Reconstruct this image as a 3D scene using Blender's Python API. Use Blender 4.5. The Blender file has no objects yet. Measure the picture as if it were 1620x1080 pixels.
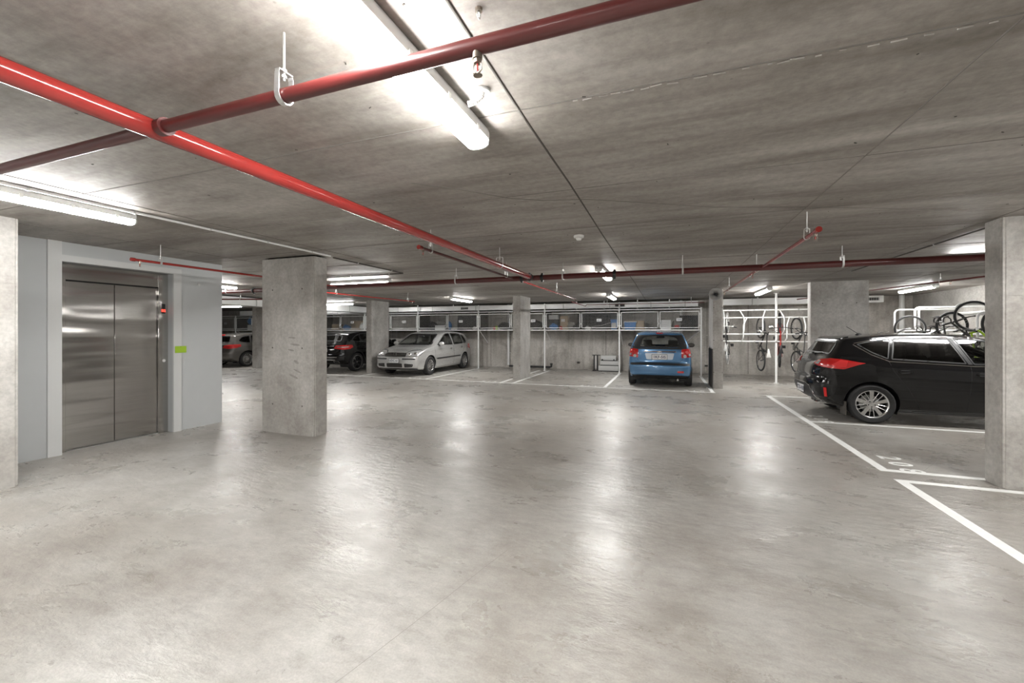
import bpy, bmesh, math, random
from mathutils import Vector, Matrix
from mathutils.bvhtree import BVHTree
from mathutils.geometry import delaunay_2d_cdt

PI = math.pi
R = math.radians
random.seed(7)
sc = bpy.context.scene
COL = sc.collection

# ------------------------------------------------------------------ camera
cam_d = bpy.data.cameras.new('camera')
cam = bpy.data.objects.new('camera', cam_d)
COL.objects.link(cam)
cam_d.sensor_width = 36.0
cam_d.lens = 36.0 * 663.0 / 1620.0
cam_d.shift_y = -17.0 / 1620.0
cam_d.clip_start = 0.05
cam_d.clip_end = 200
cam.location = (0, 0, 1.5)
cam.rotation_euler = (R(90), 0, math.atan(244.0 / 663.0))
sc.camera = cam

# ------------------------------------------------------------------ world, exposure
w = bpy.data.worlds.new('world')
sc.world = w
w.use_nodes = True
w.node_tree.nodes['Background'].inputs[0].default_value = (1, 1, 1, 1)
w.node_tree.nodes['Background'].inputs[1].default_value = 0.05
sc.view_settings.view_transform = 'Standard'
sc.view_settings.look = 'None'
sc.view_settings.gamma = 1
sc.view_settings.use_curve_mapping = False
sc.view_settings.exposure = 1.38
TUBE = 52.0
try:
    sc.cycles.max_bounces = 10
    sc.cycles.diffuse_bounces = 6
    sc.cycles.glossy_bounces = 4
    sc.cycles.transparent_max_bounces = 12
    sc.cycles.sample_clamp_indirect = 6
    sc.cycles.caustics_reflective = False
    sc.cycles.caustics_refractive = False
except Exception:
    pass

# ------------------------------------------------------------------ materials
MATS = {}

def nodes(name):
    m = bpy.data.materials.new(name)
    m.use_nodes = True
    nt = m.node_tree
    return m, nt, nt.nodes, nt.links, nt.nodes['Principled BSDF']

def plain(name, col, rough=0.5, metal=0.0, coat=0.0, spec=0.5, var=0.0, bump=0.0, scale=30):
    if name in MATS:
        return MATS[name]
    m, nt, N, L, P = nodes(name)
    P.inputs['Base Color'].default_value = (*col, 1)
    P.inputs['Roughness'].default_value = rough
    P.inputs['Metallic'].default_value = metal
    P.inputs['Coat Weight'].default_value = coat
    P.inputs['Coat Roughness'].default_value = 0.04
    P.inputs['Specular IOR Level'].default_value = spec
    tc = N.new('ShaderNodeTexCoord')
    nz = N.new('ShaderNodeTexNoise')
    nz.inputs['Scale'].default_value = scale
    nz.inputs['Detail'].default_value = 4
    L.new(tc.outputs['Object'], nz.inputs['Vector'])
    if var > 0:
        mx = N.new('ShaderNodeMix'); mx.data_type = 'RGBA'
        mx.inputs[6].default_value = (*[max(0, c * (1 - var)) for c in col], 1)
        mx.inputs[7].default_value = (*[min(1, c * (1 + var)) for c in col], 1)
        L.new(nz.outputs['Fac'], mx.inputs[0])
        L.new(mx.outputs[2], P.inputs['Base Color'])
    rr = N.new('ShaderNodeMapRange')
    rr.inputs[3].default_value = rough * 0.85
    rr.inputs[4].default_value = min(1, rough * 1.15)
    L.new(nz.outputs['Fac'], rr.inputs[0]); L.new(rr.outputs[0], P.inputs['Roughness'])
    if bump > 0:
        b = N.new('ShaderNodeBump'); b.inputs['Strength'].default_value = bump
        b.inputs['Distance'].default_value = 0.01
        L.new(nz.outputs['Fac'], b.inputs['Height']); L.new(b.outputs[0], P.inputs['Normal'])
    MATS[name] = m
    return m

def glow(name, col, s):
    if name in MATS:
        return MATS[name]
    m, nt, N, L, P = nodes(name)
    P.inputs['Base Color'].default_value = (*col, 1)
    P.inputs['Emission Color'].default_value = (*col, 1)
    P.inputs['Emission Strength'].default_value = s
    MATS[name] = m
    return m

def glass(name, tint, refl=1.0):
    if name in MATS:
        return MATS[name]
    m, nt, N, L, P = nodes(name)
    N.remove(P)
    out = N['Material Output']
    t = N.new('ShaderNodeBsdfTransparent'); t.inputs[0].default_value = (*tint, 1)
    g = N.new('ShaderNodeBsdfGlossy'); g.inputs['Roughness'].default_value = 0.03
    fr = N.new('ShaderNodeFresnel'); fr.inputs[0].default_value = 1.52
    ge = N.new('ShaderNodeNewGeometry'); mr = N.new('ShaderNodeMapRange')
    mr.inputs[3].default_value = 1.52; mr.inputs[4].default_value = 1 / 1.52
    L.new(ge.outputs['Backfacing'], mr.inputs[0]); L.new(mr.outputs[0], fr.inputs[0])
    mul = N.new('ShaderNodeMath'); mul.operation = 'MULTIPLY'; mul.inputs[1].default_value = refl
    mul.use_clamp = True
    mx = N.new('ShaderNodeMixShader')
    L.new(fr.outputs[0], mul.inputs[0]); L.new(mul.outputs[0], mx.inputs[0])
    L.new(t.outputs[0], mx.inputs[1]); L.new(g.outputs[0], mx.inputs[2])
    L.new(mx.outputs[0], out.inputs[0])
    MATS[name] = m
    return m

def ramp(N, L, src, stops):
    r = N.new('ShaderNodeValToRGB')
    e = r.color_ramp.elements
    e[0].position, e[0].color = stops[0][0], (*stops[0][1], 1)
    e[1].position, e[1].color = stops[-1][0], (*stops[-1][1], 1)
    for p, c in stops[1:-1]:
        x = e.new(p); x.color = (*c, 1)
    L.new(src, r.inputs[0])
    return r

def concrete(name, dark, mid, light, rough=(0.5, 0.8), big=0.5, stretch=(1, 1, 1), bump=0.15, spots=0.5, streak=None):
    m, nt, N, L, P = nodes(name)
    tc = N.new('ShaderNodeTexCoord')
    mp = N.new('ShaderNodeMapping'); mp.inputs['Scale'].default_value = stretch
    L.new(tc.outputs['Object'], mp.inputs['Vector'])
    n1 = N.new('ShaderNodeTexNoise'); n1.inputs['Scale'].default_value = big
    n1.inputs['Detail'].default_value = 9; n1.inputs['Roughness'].default_value = 0.62
    n1.inputs['Distortion'].default_value = 0.8
    L.new(mp.outputs[0], n1.inputs['Vector'])
    r1 = ramp(N, L, n1.outputs['Fac'], [(0.32, dark), (0.5, mid), (0.68, light)])
    n2 = N.new('ShaderNodeTexNoise'); n2.inputs['Scale'].default_value = 22
    n2.inputs['Detail'].default_value = 8; n2.inputs['Roughness'].default_value = 0.7
    L.new(tc.outputs['Object'], n2.inputs['Vector'])
    r2 = ramp(N, L, n2.outputs['Fac'], [(0.3, (0.78,) * 3), (0.7, (1.16,) * 3)])
    mu = N.new('ShaderNodeMix'); mu.data_type = 'RGBA'; mu.blend_type = 'MULTIPLY'; mu.inputs[0].default_value = 1
    L.new(r1.outputs[0], mu.inputs[6]); L.new(r2.outputs[0], mu.inputs[7])
    last = mu.outputs[2]
    if streak:
        ms = N.new('ShaderNodeMapping'); ms.inputs['Scale'].default_value = streak
        L.new(tc.outputs['Object'], ms.inputs['Vector'])
        n3 = N.new('ShaderNodeTexNoise'); n3.inputs['Scale'].default_value = 2.2
        n3.inputs['Detail'].default_value = 7; n3.inputs['Roughness'].default_value = 0.65
        L.new(ms.outputs[0], n3.inputs['Vector'])
        r3 = ramp(N, L, n3.outputs['Fac'], [(0.33, (0.7, 0.68, 0.66)), (0.55, (1.0,) * 3), (0.75, (1.12,) * 3)])
        mu2 = N.new('ShaderNodeMix'); mu2.data_type = 'RGBA'; mu2.blend_type = 'MULTIPLY'; mu2.inputs[0].default_value = 0.8
        L.new(last, mu2.inputs[6]); L.new(r3.outputs[0], mu2.inputs[7])
        last = mu2.outputs[2]
    # pores and small dark spots
    vo = N.new('ShaderNodeTexVoronoi'); vo.inputs['Scale'].default_value = 9
    L.new(tc.outputs['Object'], vo.inputs['Vector'])
    rv = ramp(N, L, vo.outputs['Distance'], [(0.02, (0.35,) * 3), (0.07, (1.0,) * 3)])
    mu3 = N.new('ShaderNodeMix'); mu3.data_type = 'RGBA'; mu3.blend_type = 'MULTIPLY'; mu3.inputs[0].default_value = spots
    L.new(last, mu3.inputs[6]); L.new(rv.outputs[0], mu3.inputs[7])
    L.new(mu3.outputs[2], P.inputs['Base Color'])
    rr = N.new('ShaderNodeMapRange'); rr.inputs[1].default_value = 0.3; rr.inputs[2].default_value = 0.7
    rr.inputs[3].default_value = rough[0]; rr.inputs[4].default_value = rough[1]
    L.new(n1.outputs['Fac'], rr.inputs[0]); L.new(rr.outputs[0], P.inputs['Roughness'])
    b = N.new('ShaderNodeBump'); b.inputs['Strength'].default_value = bump; b.inputs['Distance'].default_value = 0.01
    L.new(n2.outputs['Fac'], b.inputs['Height'])
    L.new(b.outputs[0], P.inputs['Normal'])
    MATS[name] = m
    return m, N, L, P, b

# polished floor with trowel ripples
def floor_mat():
    m, nt, N, L, P = nodes('floor_concrete')
    tc = N.new('ShaderNodeTexCoord')
    def noise(scale, detail=6, rough=.6, dist=0.0, sc=(1, 1, 1), rot=0.0, off=0.0):
        mp = N.new('ShaderNodeMapping'); mp.inputs['Scale'].default_value = sc
        mp.inputs['Rotation'].default_value = (0, 0, rot); mp.inputs['Location'].default_value = (off, off * .7, 0)
        L.new(tc.outputs['Object'], mp.inputs['Vector'])
        n = N.new('ShaderNodeTexNoise'); n.inputs['Scale'].default_value = scale; n.inputs['Detail'].default_value = detail
        n.inputs['Roughness'].default_value = rough; n.inputs['Distortion'].default_value = dist
        L.new(mp.outputs[0], n.inputs['Vector'])
        return n.outputs['Fac']
    def mul(a, b, f=1.0):
        x = N.new('ShaderNodeMix'); x.data_type = 'RGBA'; x.blend_type = 'MULTIPLY'; x.inputs[0].default_value = f
        L.new(a, x.inputs[6]); L.new(b, x.inputs[7]); return x.outputs[2]
    big = noise(.42, 9, .70, .2, (1, .8, 1), .3)
    c = ramp(N, L, big, [(.30, (.22, .20, .178)), (.44, (.32, .297, .268)), (.57, (.405, .39, .362)), (.74, (.52, .51, .49))]).outputs[0]
    c = mul(c, ramp(N, L, noise(2.6, 11, .78, .15, (1, 2.6, 1), .55, 3), [(.25, (.66, .64, .62)), (.50, (.95,) * 3), (.75, (1.16,) * 3)]).outputs[0], .95)
    c = mul(c, ramp(N, L, noise(11, 8, .75, .1, (1, 1.8, 1), -.4, 5), [(.30, (.80,) * 3), (.55, (1.0,) * 3), (.75, (1.13,) * 3)]).outputs[0], .8)
    c = mul(c, ramp(N, L, noise(95, 3, .6), [(.30, (.86,) * 3), (.70, (1.10,) * 3)]).outputs[0], .8)
    # tyre and foot scuffs
    c = mul(c, ramp(N, L, noise(1.15, 12, .82, .1, (1.8, .5, 1), .1, 9), [(.30, (.55, .535, .52)), (.44, (1.0,) * 3)]).outputs[0], .12)
    c = mul(c, ramp(N, L, noise(5.5, 3, .5, 0, (1, 1, 1), 0, 11), [(.205, (.35, .32, .28)), (.235, (1.0,) * 3)]).outputs[0], .8)
    L.new(c, P.inputs['Base Color'])
    r = ramp(N, L, noise(1.1, 8, .7, .3, (1, 1.5, 1), .4, 2), [(.32, (.20,) * 3), (.68, (.44,) * 3)])
    L.new(r.outputs[0], P.inputs['Roughness'])
    P.inputs['Specular IOR Level'].default_value = .55
    b1 = N.new('ShaderNodeBump'); b1.inputs['Strength'].default_value = .55; b1.inputs['Distance'].default_value = .010
    L.new(noise(7.0, 5, .6, .3, (1, 2.4, 1), .5, 4), b1.inputs['Height'])
    b2 = N.new('ShaderNodeBump'); b2.inputs['Strength'].default_value = .22; b2.inputs['Distance'].default_value = .004
    L.new(noise(55, 4, .7, .5), b2.inputs['Height']); L.new(b1.outputs[0], b2.inputs['Normal'])
    L.new(b2.outputs[0], P.inputs['Normal'])
    return m
mfloor = floor_mat()

mceil = concrete('ceiling_concrete', (0.225, 0.205, 0.185), (0.325, 0.302, 0.278), (0.44, 0.418, 0.392),
                 rough=(0.66, 0.52), big=0.8, stretch=(0.6, 1.7, 1), bump=0.16, spots=0.45, streak=(0.45, 3.6, 1))[0]
mcol = concrete('column_concrete', (0.36, 0.34, 0.315), (0.44, 0.425, 0.40), (0.52, 0.505, 0.48),
                rough=(0.6, 0.75), big=1.2, bump=0.12, spots=0.4, streak=(1.2, 1.2, 0.7))[0]
mwall = concrete('wall_concrete', (0.34, 0.315, 0.285), (0.50, 0.475, 0.44), (0.60, 0.575, 0.54),
                 rough=(0.7, 0.85), big=0.9, bump=0.15, spots=0.4, streak=(2.5, 1, 0.35))[0]
mpainted = plain('grey_painted_wall', (0.47, 0.485, 0.49), 0.65, var=0.04, bump=0.05, scale=6)
mwhite_plaster = plain('pale_painted_frame', (0.58, 0.585, 0.58), 0.6, var=0.02, scale=5)
mline = plain('white_line_paint', (0.84, 0.84, 0.82), 0.5, var=0.10, scale=14)
mseam = plain('seam_dark', (0.075, 0.068, 0.06), 0.9)
mred = plain('red_pipe_paint', (0.27, 0.024, 0.020), 0.16, coat=0.4, var=0.15, scale=8)
mred2 = plain('red_pipe_paint_shaded', (0.085, 0.012, 0.011), 0.38, coat=0.2, var=0.25, scale=9)  # darker copy of the pipe red, shade painted in for unlit runs
mgalv = plain('galvanised_steel', (0.60, 0.60, 0.59), 0.32, metal=0.85, var=0.08, scale=15)
mduct = plain('galvanised_duct', (0.86, 0.86, 0.85), 0.32, metal=0.15, var=0.08, scale=5)
mwhitemetal = plain('white_powder_coat', (0.82, 0.82, 0.81), 0.35, var=0.04)
mplastic = plain('white_plastic', (0.75, 0.75, 0.73), 0.4)
mlampbase = plain('lamp_housing_grey', (0.55, 0.55, 0.54), 0.5)
mtube = glow('fluorescent_diffuser', (1.0, 0.99, 0.965), TUBE)
mblack = plain('black_plastic', (0.018, 0.018, 0.019), 0.45)
mblackrub = plain('black_rubber', (0.022, 0.022, 0.023), 0.75, bump=0.1, scale=60)
mdarkgap = plain('dark_recess', (0.012, 0.012, 0.012), 0.9)
mchrome = plain('chrome', (0.80, 0.80, 0.80), 0.08, metal=1.0)
malloy = plain('alloy_silver', (0.62, 0.62, 0.62), 0.25, metal=0.9)
mredlens = plain('red_lens', (0.50, 0.012, 0.012), 0.12, coat=1.0)
mredbright = plain('bright_red_plastic', (0.62, 0.02, 0.02), 0.4)
mclearlens = plain('clear_lens', (0.62, 0.62, 0.62), 0.12, metal=0.5, coat=1.0, var=0.3, scale=35)
mplate = plain('white_plate', (0.80, 0.80, 0.80), 0.4)
mink = plain('plate_ink', (0.03, 0.04, 0.10), 0.5)
mseat = plain('seat_cloth', (0.06, 0.057, 0.053), 0.9, bump=0.2, scale=80)
mseatl = plain('seat_cloth_grey', (0.13, 0.125, 0.115), 0.9, bump=0.2, scale=80)
mglass = glass('car_glass', (0.70, 0.72, 0.71), 1.2)
mglassdark = glass('tinted_car_glass', (0.10, 0.10, 0.10), 1.3)
mcard = plain('cardboard', (0.42, 0.33, 0.23), 0.8, var=0.1)
mblue = plain('blue_plastic', (0.06, 0.22, 0.52), 0.4)
mgreen = plain('lime_green', (0.33, 0.52, 0.02), 0.5)
mfabric = plain('dark_fabric', (0.03, 0.03, 0.032), 0.9, bump=0.3, scale=40)
mgreyfabric = plain('grey_fabric', (0.30, 0.29, 0.27), 0.9, bump=0.3, scale=40)
mbrass = plain('sprinkler_brass', (0.30, 0.26, 0.22), 0.35, metal=0.9)
mshelf = plain('shelf_dark', (0.08, 0.077, 0.073), 0.7, var=0.1)

def steel_mat():
    m, nt, N, L, P = nodes('brushed_lift_steel')
    P.inputs['Metallic'].default_value = 1
    P.inputs['Roughness'].default_value = 0.17
    P.inputs['Anisotropic'].default_value = 0.8
    P.inputs['Anisotropic Rotation'].default_value = 0.0
    tg = N.new('ShaderNodeTangent'); tg.direction_type = 'RADIAL'; tg.axis = 'Z'
    L.new(tg.outputs[0], P.inputs['Tangent'])
    tc = N.new('ShaderNodeTexCoord')
    mp = N.new('ShaderNodeMapping'); mp.inputs['Scale'].default_value = (1, 0.45, 3.2)
    L.new(tc.outputs['Object'], mp.inputs['Vector'])
    nz = N.new('ShaderNodeTexNoise'); nz.inputs['Scale'].default_value = 1.3; nz.inputs['Detail'].default_value = 1
    L.new(mp.outputs[0], nz.inputs['Vector'])
    mp2 = N.new('ShaderNodeMapping'); mp2.inputs['Scale'].default_value = (1, 1, 220)
    L.new(tc.outputs['Object'], mp2.inputs['Vector'])
    n2 = N.new('ShaderNodeTexNoise'); n2.inputs['Scale'].default_value = 2; n2.inputs['Detail'].default_value = 3
    L.new(mp2.outputs[0], n2.inputs['Vector'])
    r = ramp(N, L, n2.outputs['Fac'], [(0.3, (0.42, 0.405, 0.385)), (0.7, (0.52, 0.505, 0.485))])
    L.new(r.outputs[0], P.inputs['Base Color'])
    b = N.new('ShaderNodeBump'); b.inputs['Strength'].default_value = 0.35; b.inputs['Distance'].default_value = 0.04
    L.new(nz.outputs['Fac'], b.inputs['Height'])
    L.new(b.outputs[0], P.inputs['Normal'])
    MATS['steel'] = m
    return m
msteel = steel_mat()

def paint(name, col, metal=0.4, rough=0.3, flake=True):
    return plain(name, col, rough, metal=metal, coat=.6 if max(col) < .02 else 1.0, spec=.2 if max(col) < .02 else .5, var=0.05 if flake else 0, scale=400)

# ------------------------------------------------------------------ mesh builder
class MB:
    def __init__(s):
        s.v = []; s.f = []
    def add(s, vs, fs):
        o = len(s.v)
        s.v += [tuple(p) for p in vs]
        s.f += [tuple(i + o for i in f) for f in fs]
        return s
    def box(s, x0, x1, y0, y1, z0, z1):
        return s.add([(x0, y0, z0), (x1, y0, z0), (x1, y1, z0), (x0, y1, z0), (x0, y0, z1), (x1, y0, z1), (x1, y1, z1), (x0, y1, z1)],
                     [(3, 2, 1, 0), (4, 5, 6, 7), (0, 1, 5, 4), (1, 2, 6, 5), (2, 3, 7, 6), (3, 0, 4, 7)])
    def obox(s, c, sx, sy, sz, rot=None):
        m = rot if rot else Matrix.Identity(3)
        c = Vector(c)
        vs = [c + m @ Vector((a * sx / 2, b * sy / 2, d * sz / 2)) for d in (-1, 1) for a, b in ((-1, -1), (1, -1), (1, 1), (-1, 1))]
        return s.add(vs, [(3, 2, 1, 0), (4, 5, 6, 7), (0, 1, 5, 4), (1, 2, 6, 5), (2, 3, 7, 6), (3, 0, 4, 7)])
    def cyl(s, p, q, r, n=12, r2=None, cap=True):
        p = Vector(p); q = Vector(q); d = (q - p).normalized()
        a = d.orthogonal().normalized(); b = d.cross(a)
        r2 = r if r2 is None else r2
        vs = []
        for c, rr in ((p, r), (q, r2)):
            for i in range(n):
                t = 2 * PI * i / n
                vs.append(c + a * (rr * math.cos(t)) + b * (rr * math.sin(t)))
        fs = [(i, (i + 1) % n, n + (i + 1) % n, n + i) for i in range(n)]
        if cap:
            fs += [tuple(range(n - 1, -1, -1)), tuple(range(n, 2 * n))]
        return s.add(vs, fs)
    def tube(s, pts, r, n=8, closed=False):
        P = [Vector(p) for p in pts]
        k = len(P)
        vs = []; prev = None
        for i, p in enumerate(P):
            if closed:
                t = P[(i + 1) % k] - P[i - 1]
            else:
                t = P[min(i + 1, k - 1)] - P[max(i - 1, 0)]
            t.normalize()
            if prev is None:
                a = t.orthogonal().normalized()
            else:
                a = (prev - t * prev.dot(t))
                a = a.normalized() if a.length > 1e-6 else t.orthogonal().normalized()
            prev = a
            b = t.cross(a)
            rr = r[i] if isinstance(r, (list, tuple)) else r
            for j in range(n):
                u = 2 * PI * j / n
                vs.append(p + a * (rr * math.cos(u)) + b * (rr * math.sin(u)))
        fs = []
        m = k if closed else k - 1
        for i in range(m):
            i2 = (i + 1) % k
            for j in range(n):
                j2 = (j + 1) % n
                fs.append((i * n + j, i * n + j2, i2 * n + j2, i2 * n + j))
        if not closed:
            fs += [tuple(range(n - 1, -1, -1)), tuple((k - 1) * n + j for j in range(n))]
        return s.add(vs, fs)
    def lathe(s, prof, o=(0, 0, 0), axis='z', n=24, closed=False):
        o = Vector(o)
        vs = []
        for rr, h in prof:
            for j in range(n):
                t = 2 * PI * j / n
                a, b = rr * math.cos(t), rr * math.sin(t)
                p = {'z': (a, b, h), 'y': (a, h, b), 'x': (h, a, b)}[axis]
                vs.append(o + Vector(p))
        k = len(prof)
        fs = []
        for i in range(k if closed else k - 1):
            i2 = (i + 1) % k
            for j in range(n):
                j2 = (j + 1) % n
                fs.append((i * n + j, i * n + j2, i2 * n + j2, i2 * n + j))
        if not closed:
            fs += [tuple(range(n - 1, -1, -1)), tuple((k - 1) * n + j for j in range(n))]
        return s.add(vs, fs)
    def ell(s, c, rx, ry, rz, n=14, m=8, jitter=0, seed=0):
        rnd = random.Random(seed)
        vs = []; fs = []
        for i in range(m + 1):
            ph = PI * i / m
            for j in range(n):
                t = 2 * PI * j / n
                k = 1 + (rnd.random() - 0.5) * jitter
                vs.append((c[0] + rx * k * math.sin(ph) * math.cos(t), c[1] + ry * k * math.sin(ph) * math.sin(t), c[2] + rz * k * math.cos(ph)))
        for i in range(m):
            for j in range(n):
                fs.append((i * n + j, i * n + (j + 1) % n, (i + 1) * n + (j + 1) % n, (i + 1) * n + j))
        return s.add(vs, fs)
    def prism(s, pts, vec):
        n = len(pts); vec = Vector(vec)
        vs = [Vector(p) for p in pts] + [Vector(p) + vec for p in pts]
        fs = [tuple(range(n - 1, -1, -1)), tuple(range(n, 2 * n))] + [(i, (i + 1) % n, n + (i + 1) % n, n + i) for i in range(n)]
        return s.add(vs, fs)
    def mesh(s, name, mat, smooth=False, bevel=0, weld=True):
        me = bpy.data.meshes.new(name)
        me.from_pydata([tuple(v) for v in s.v], [], s.f)
        bm = bmesh.new(); bm.from_mesh(me)
        if weld:
            bmesh.ops.remove_doubles(bm, verts=bm.verts, dist=1e-5)
        bmesh.ops.dissolve_degenerate(bm, edges=bm.edges, dist=1e-6)
        if bevel > 0:
            es = [e for e in bm.edges if len(e.link_faces) == 2 and e.calc_face_angle(0) > R(40)]
            bmesh.ops.bevel(bm, geom=es, offset=bevel, segments=2 if bevel > 0.006 else 1, profile=0.5, affect='EDGES', clamp_overlap=True)
        bmesh.ops.recalc_face_normals(bm, faces=bm.faces)
        bm.to_mesh(me); bm.free()
        if smooth or bevel > 0:
            me.shade_smooth()
            me.set_sharp_from_angle(angle=R(38))
        me.materials.append(mat)
        return me
    def build(s, name, mat, parent=None, smooth=False, bevel=0, **kw):
        return link(name, s.mesh(name, mat, smooth, bevel), parent, **kw)

def link(name, me, parent=None, loc=None, label=None, kind=None):
    o = bpy.data.objects.new(name, me)
    COL.objects.link(o)
    if parent is not None:
        o.parent = parent
    if loc is not None:
        o.location = loc
    if label: o['label'] = label
    if kind: o['kind'] = kind
    return o

def thing(name, label, cat, loc=(0, 0, 0), rz=0, group=None):
    o = bpy.data.objects.new(name, None)
    COL.objects.link(o)
    o.empty_display_size = 0.1
    o.location = loc; o.rotation_euler = (0, 0, rz)
    o['label'] = label; o['category'] = cat
    if group: o['group'] = group
    return o

def tag(o, label, cat, group=None):
    o['label'] = label; o['category'] = cat
    if group: o['group'] = group
    return o

def struct(o):
    o['kind'] = 'structure'
    return o

def dup_tree(src, parent=None, label=None, group=None, loc=None, rz=None):
    o = src.copy(); COL.objects.link(o)
    if parent is not None: o.parent = parent
    if loc is not None: o.location = loc
    if rz is not None: o.rotation_euler = (0, 0, rz)
    if label: o['label'] = label
    if group: o['group'] = group
    for ch in list(src.children):
        dup_tree(ch, o)
    return o

def text_mesh(txt, size, mat, depth=0.0005, spacing=1.0, bold=0.0):
    cu = bpy.data.curves.new('text', 'FONT')
    cu.body = txt; cu.size = size; cu.align_x = 'CENTER'; cu.align_y = 'CENTER'
    cu.extrude = depth; cu.offset = bold; cu.space_character = spacing; cu.resolution_u = 3
    o = bpy.data.objects.new('text', cu)
    COL.objects.link(o)
    bpy.context.view_layer.update()
    me = bpy.data.meshes.new_from_object(o.evaluated_get(bpy.context.evaluated_depsgraph_get()))
    bpy.data.objects.remove(o)
    bpy.data.curves.remove(cu)
    me.materials.clear(); me.materials.append(mat)
    return me
# ================================================================== STRUCTURE
CZ = 2.58
X0, X1, Y0, Y1 = -24.0, 7.05, -6.0, 16.2

struct(MB().box(X0 - .3, X1 + .3, Y0 - .3, Y1 + .3, -0.25, 0).build('floor', mfloor))
floor_o = bpy.data.objects['floor']
struct(MB().box(X0 - .3, X1 + .3, Y0 - .3, Y1 + .3, CZ, CZ + 0.25).build('ceiling', mceil))
ceil_o = bpy.data.objects['ceiling']
struct(MB().box(X0 - .3, X1 + .3, Y1, Y1 + .3, 0, CZ).build('wall_back', mwall))
back_o = bpy.data.objects['wall_back']
struct(MB().box(X1, X1 + .3, Y0 - .3, Y1, 0, CZ).build('wall_right', mcol))
struct(MB().box(X0 - .3, X0, Y0 - .3, Y1, 0, CZ).build('wall_left', mwall))
struct(MB().box(X0, X1, Y0 - .3, Y0, 0, CZ).build('wall_front', mwall))

# ceiling formwork seams: raised fins where the sheets met
mseaml = plain('seam_light', (0.17, 0.158, 0.145), 0.9)
def seam(name, pts, wdt, parent, mat=None, z=CZ):
    m = MB()
    for (a, b) in zip(pts[:-1], pts[1:]):
        a = Vector((a[0], a[1], z)); b = Vector((b[0], b[1], z))
        d = (b - a).normalized(); n = Vector((-d.y, d.x, 0)) * wdt / 2
        m.add([a - n, b - n, b + n, a + n, (a - n * .3) + Vector((0, 0, -.003)), (b - n * .3) + Vector((0, 0, -.003)), (b + n * .3) + Vector((0, 0, -.003)), (a + n * .3) + Vector((0, 0, -.003))],
              [(4, 5, 6, 7), (0, 1, 5, 4), (2, 3, 7, 6), (1, 2, 6, 5), (3, 0, 4, 7)])
    return m.build(name, mat or (mseam if wdt > .013 else mseaml), parent)
for x in (-9.7, -7.9, -6.1, -4.3, -2.5, -0.67, 1.15, 2.95, 4.75):
    pts = [(x + random.uniform(-.006, .006), y) for y in [Y0 + i * 0.9 for i in range(25)]]
    seam('ceiling_seam', pts, 0.014 if x == -0.67 else 0.010 if x == 1.15 else 0.007, ceil_o)
for i, y in enumerate((-3, -1.8, -0.6, 0.6, 1.94, 3.17, 4.38, 5.55, 6.8, 8.0, 9.2, 10.4, 11.6, 12.8, 14.0)):
    pts = [(x, y + random.uniform(-.008, .008)) for x in [X0 + j * 1.0 for j in range(31)]]
    seam('ceiling_seam', pts, 0.010 if i % 2 == 0 else 0.006, ceil_o)
crack = [(-1.75, 2.62), (-1.5, 2.85), (-1.2, 3.2), (-0.95, 3.35), (-0.6, 3.45), (-0.1, 3.75), (0.4, 4.05), (1.1, 4.3), (1.8, 4.6), (2.6, 5.0)]
seam('ceiling_seam', crack, 0.012, ceil_o)
# a torn concrete lip along the seam at Y 1.94
m = MB()
x = -0.4
while x < 2.0:
    L_ = random.uniform(.01, .05)
    m.obox((x, 1.95 + random.uniform(-.006, .006), CZ - .003), L_, random.uniform(.002, .007), .005, Matrix.Rotation(random.uniform(-.15, .15), 3, 'Z'))
    x += L_ + random.uniform(.0, .05) * (1 + max(0, x))
m.build('concrete_lip', mcol, ceil_o)
# nail marks
m = MB()
for k in range(90):
    x, y = random.uniform(-3.5, 3.5), random.uniform(0.5, 6)
    m.obox((x, y, CZ - .0015), random.uniform(.006, .02), random.uniform(.003, .007), .003, Matrix.Rotation(random.uniform(0, 3), 3, 'Z'))
m.build('nail_marks', mseam, ceil_o, kind='stuff')
# floor crack lines
def floorline(pts, wdt):
    m = MB()
    for a, b in zip(pts[:-1], pts[1:]):
        a = Vector((*a, 0.0006)); b = Vector((*b, 0.0006)); n = Vector((-(b - a).y, (b - a).x, 0)).normalized() * wdt / 2
        m.add([a - n, b - n, b + n, a + n], [(0, 1, 2, 3)])
    m.build('floor_crack', mseam2, floor_o)
mseam2 = plain('floor_crack_grey', (0.25, 0.235, 0.215), 0.7)
floorline([(-1.42, 1.06), (-1.30, 1.5), (-1.19, 1.95), (-1.09, 2.4), (-1.02, 2.68)], 0.003)
floorline([(1.95, 5.0), (2.35, 5.45), (2.6, 5.75), (3.4, 6.9)], 0.003)
floorline([(-4.4, 5.2), (-2.2, 7.4), (0.5, 7.0)], 0.004)

# back wall form joints and tie holes (thin recessed-looking strips), downpipes
for x in (-19, -16.6, -14.2, -11.8, -9.4, -6.9, -4.6, -2.15, -1.1, 1.35, 2.62, 5.1):
    MB().box(x - .006, x + .006, Y1 - .004, Y1, 0.02, CZ).build('wall_joint', mseam, back_o)
MB().box(X0, X1, Y1 - .03, Y1, 1.32, 1.36).build('wall_ledge', mwall, back_o)

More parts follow.
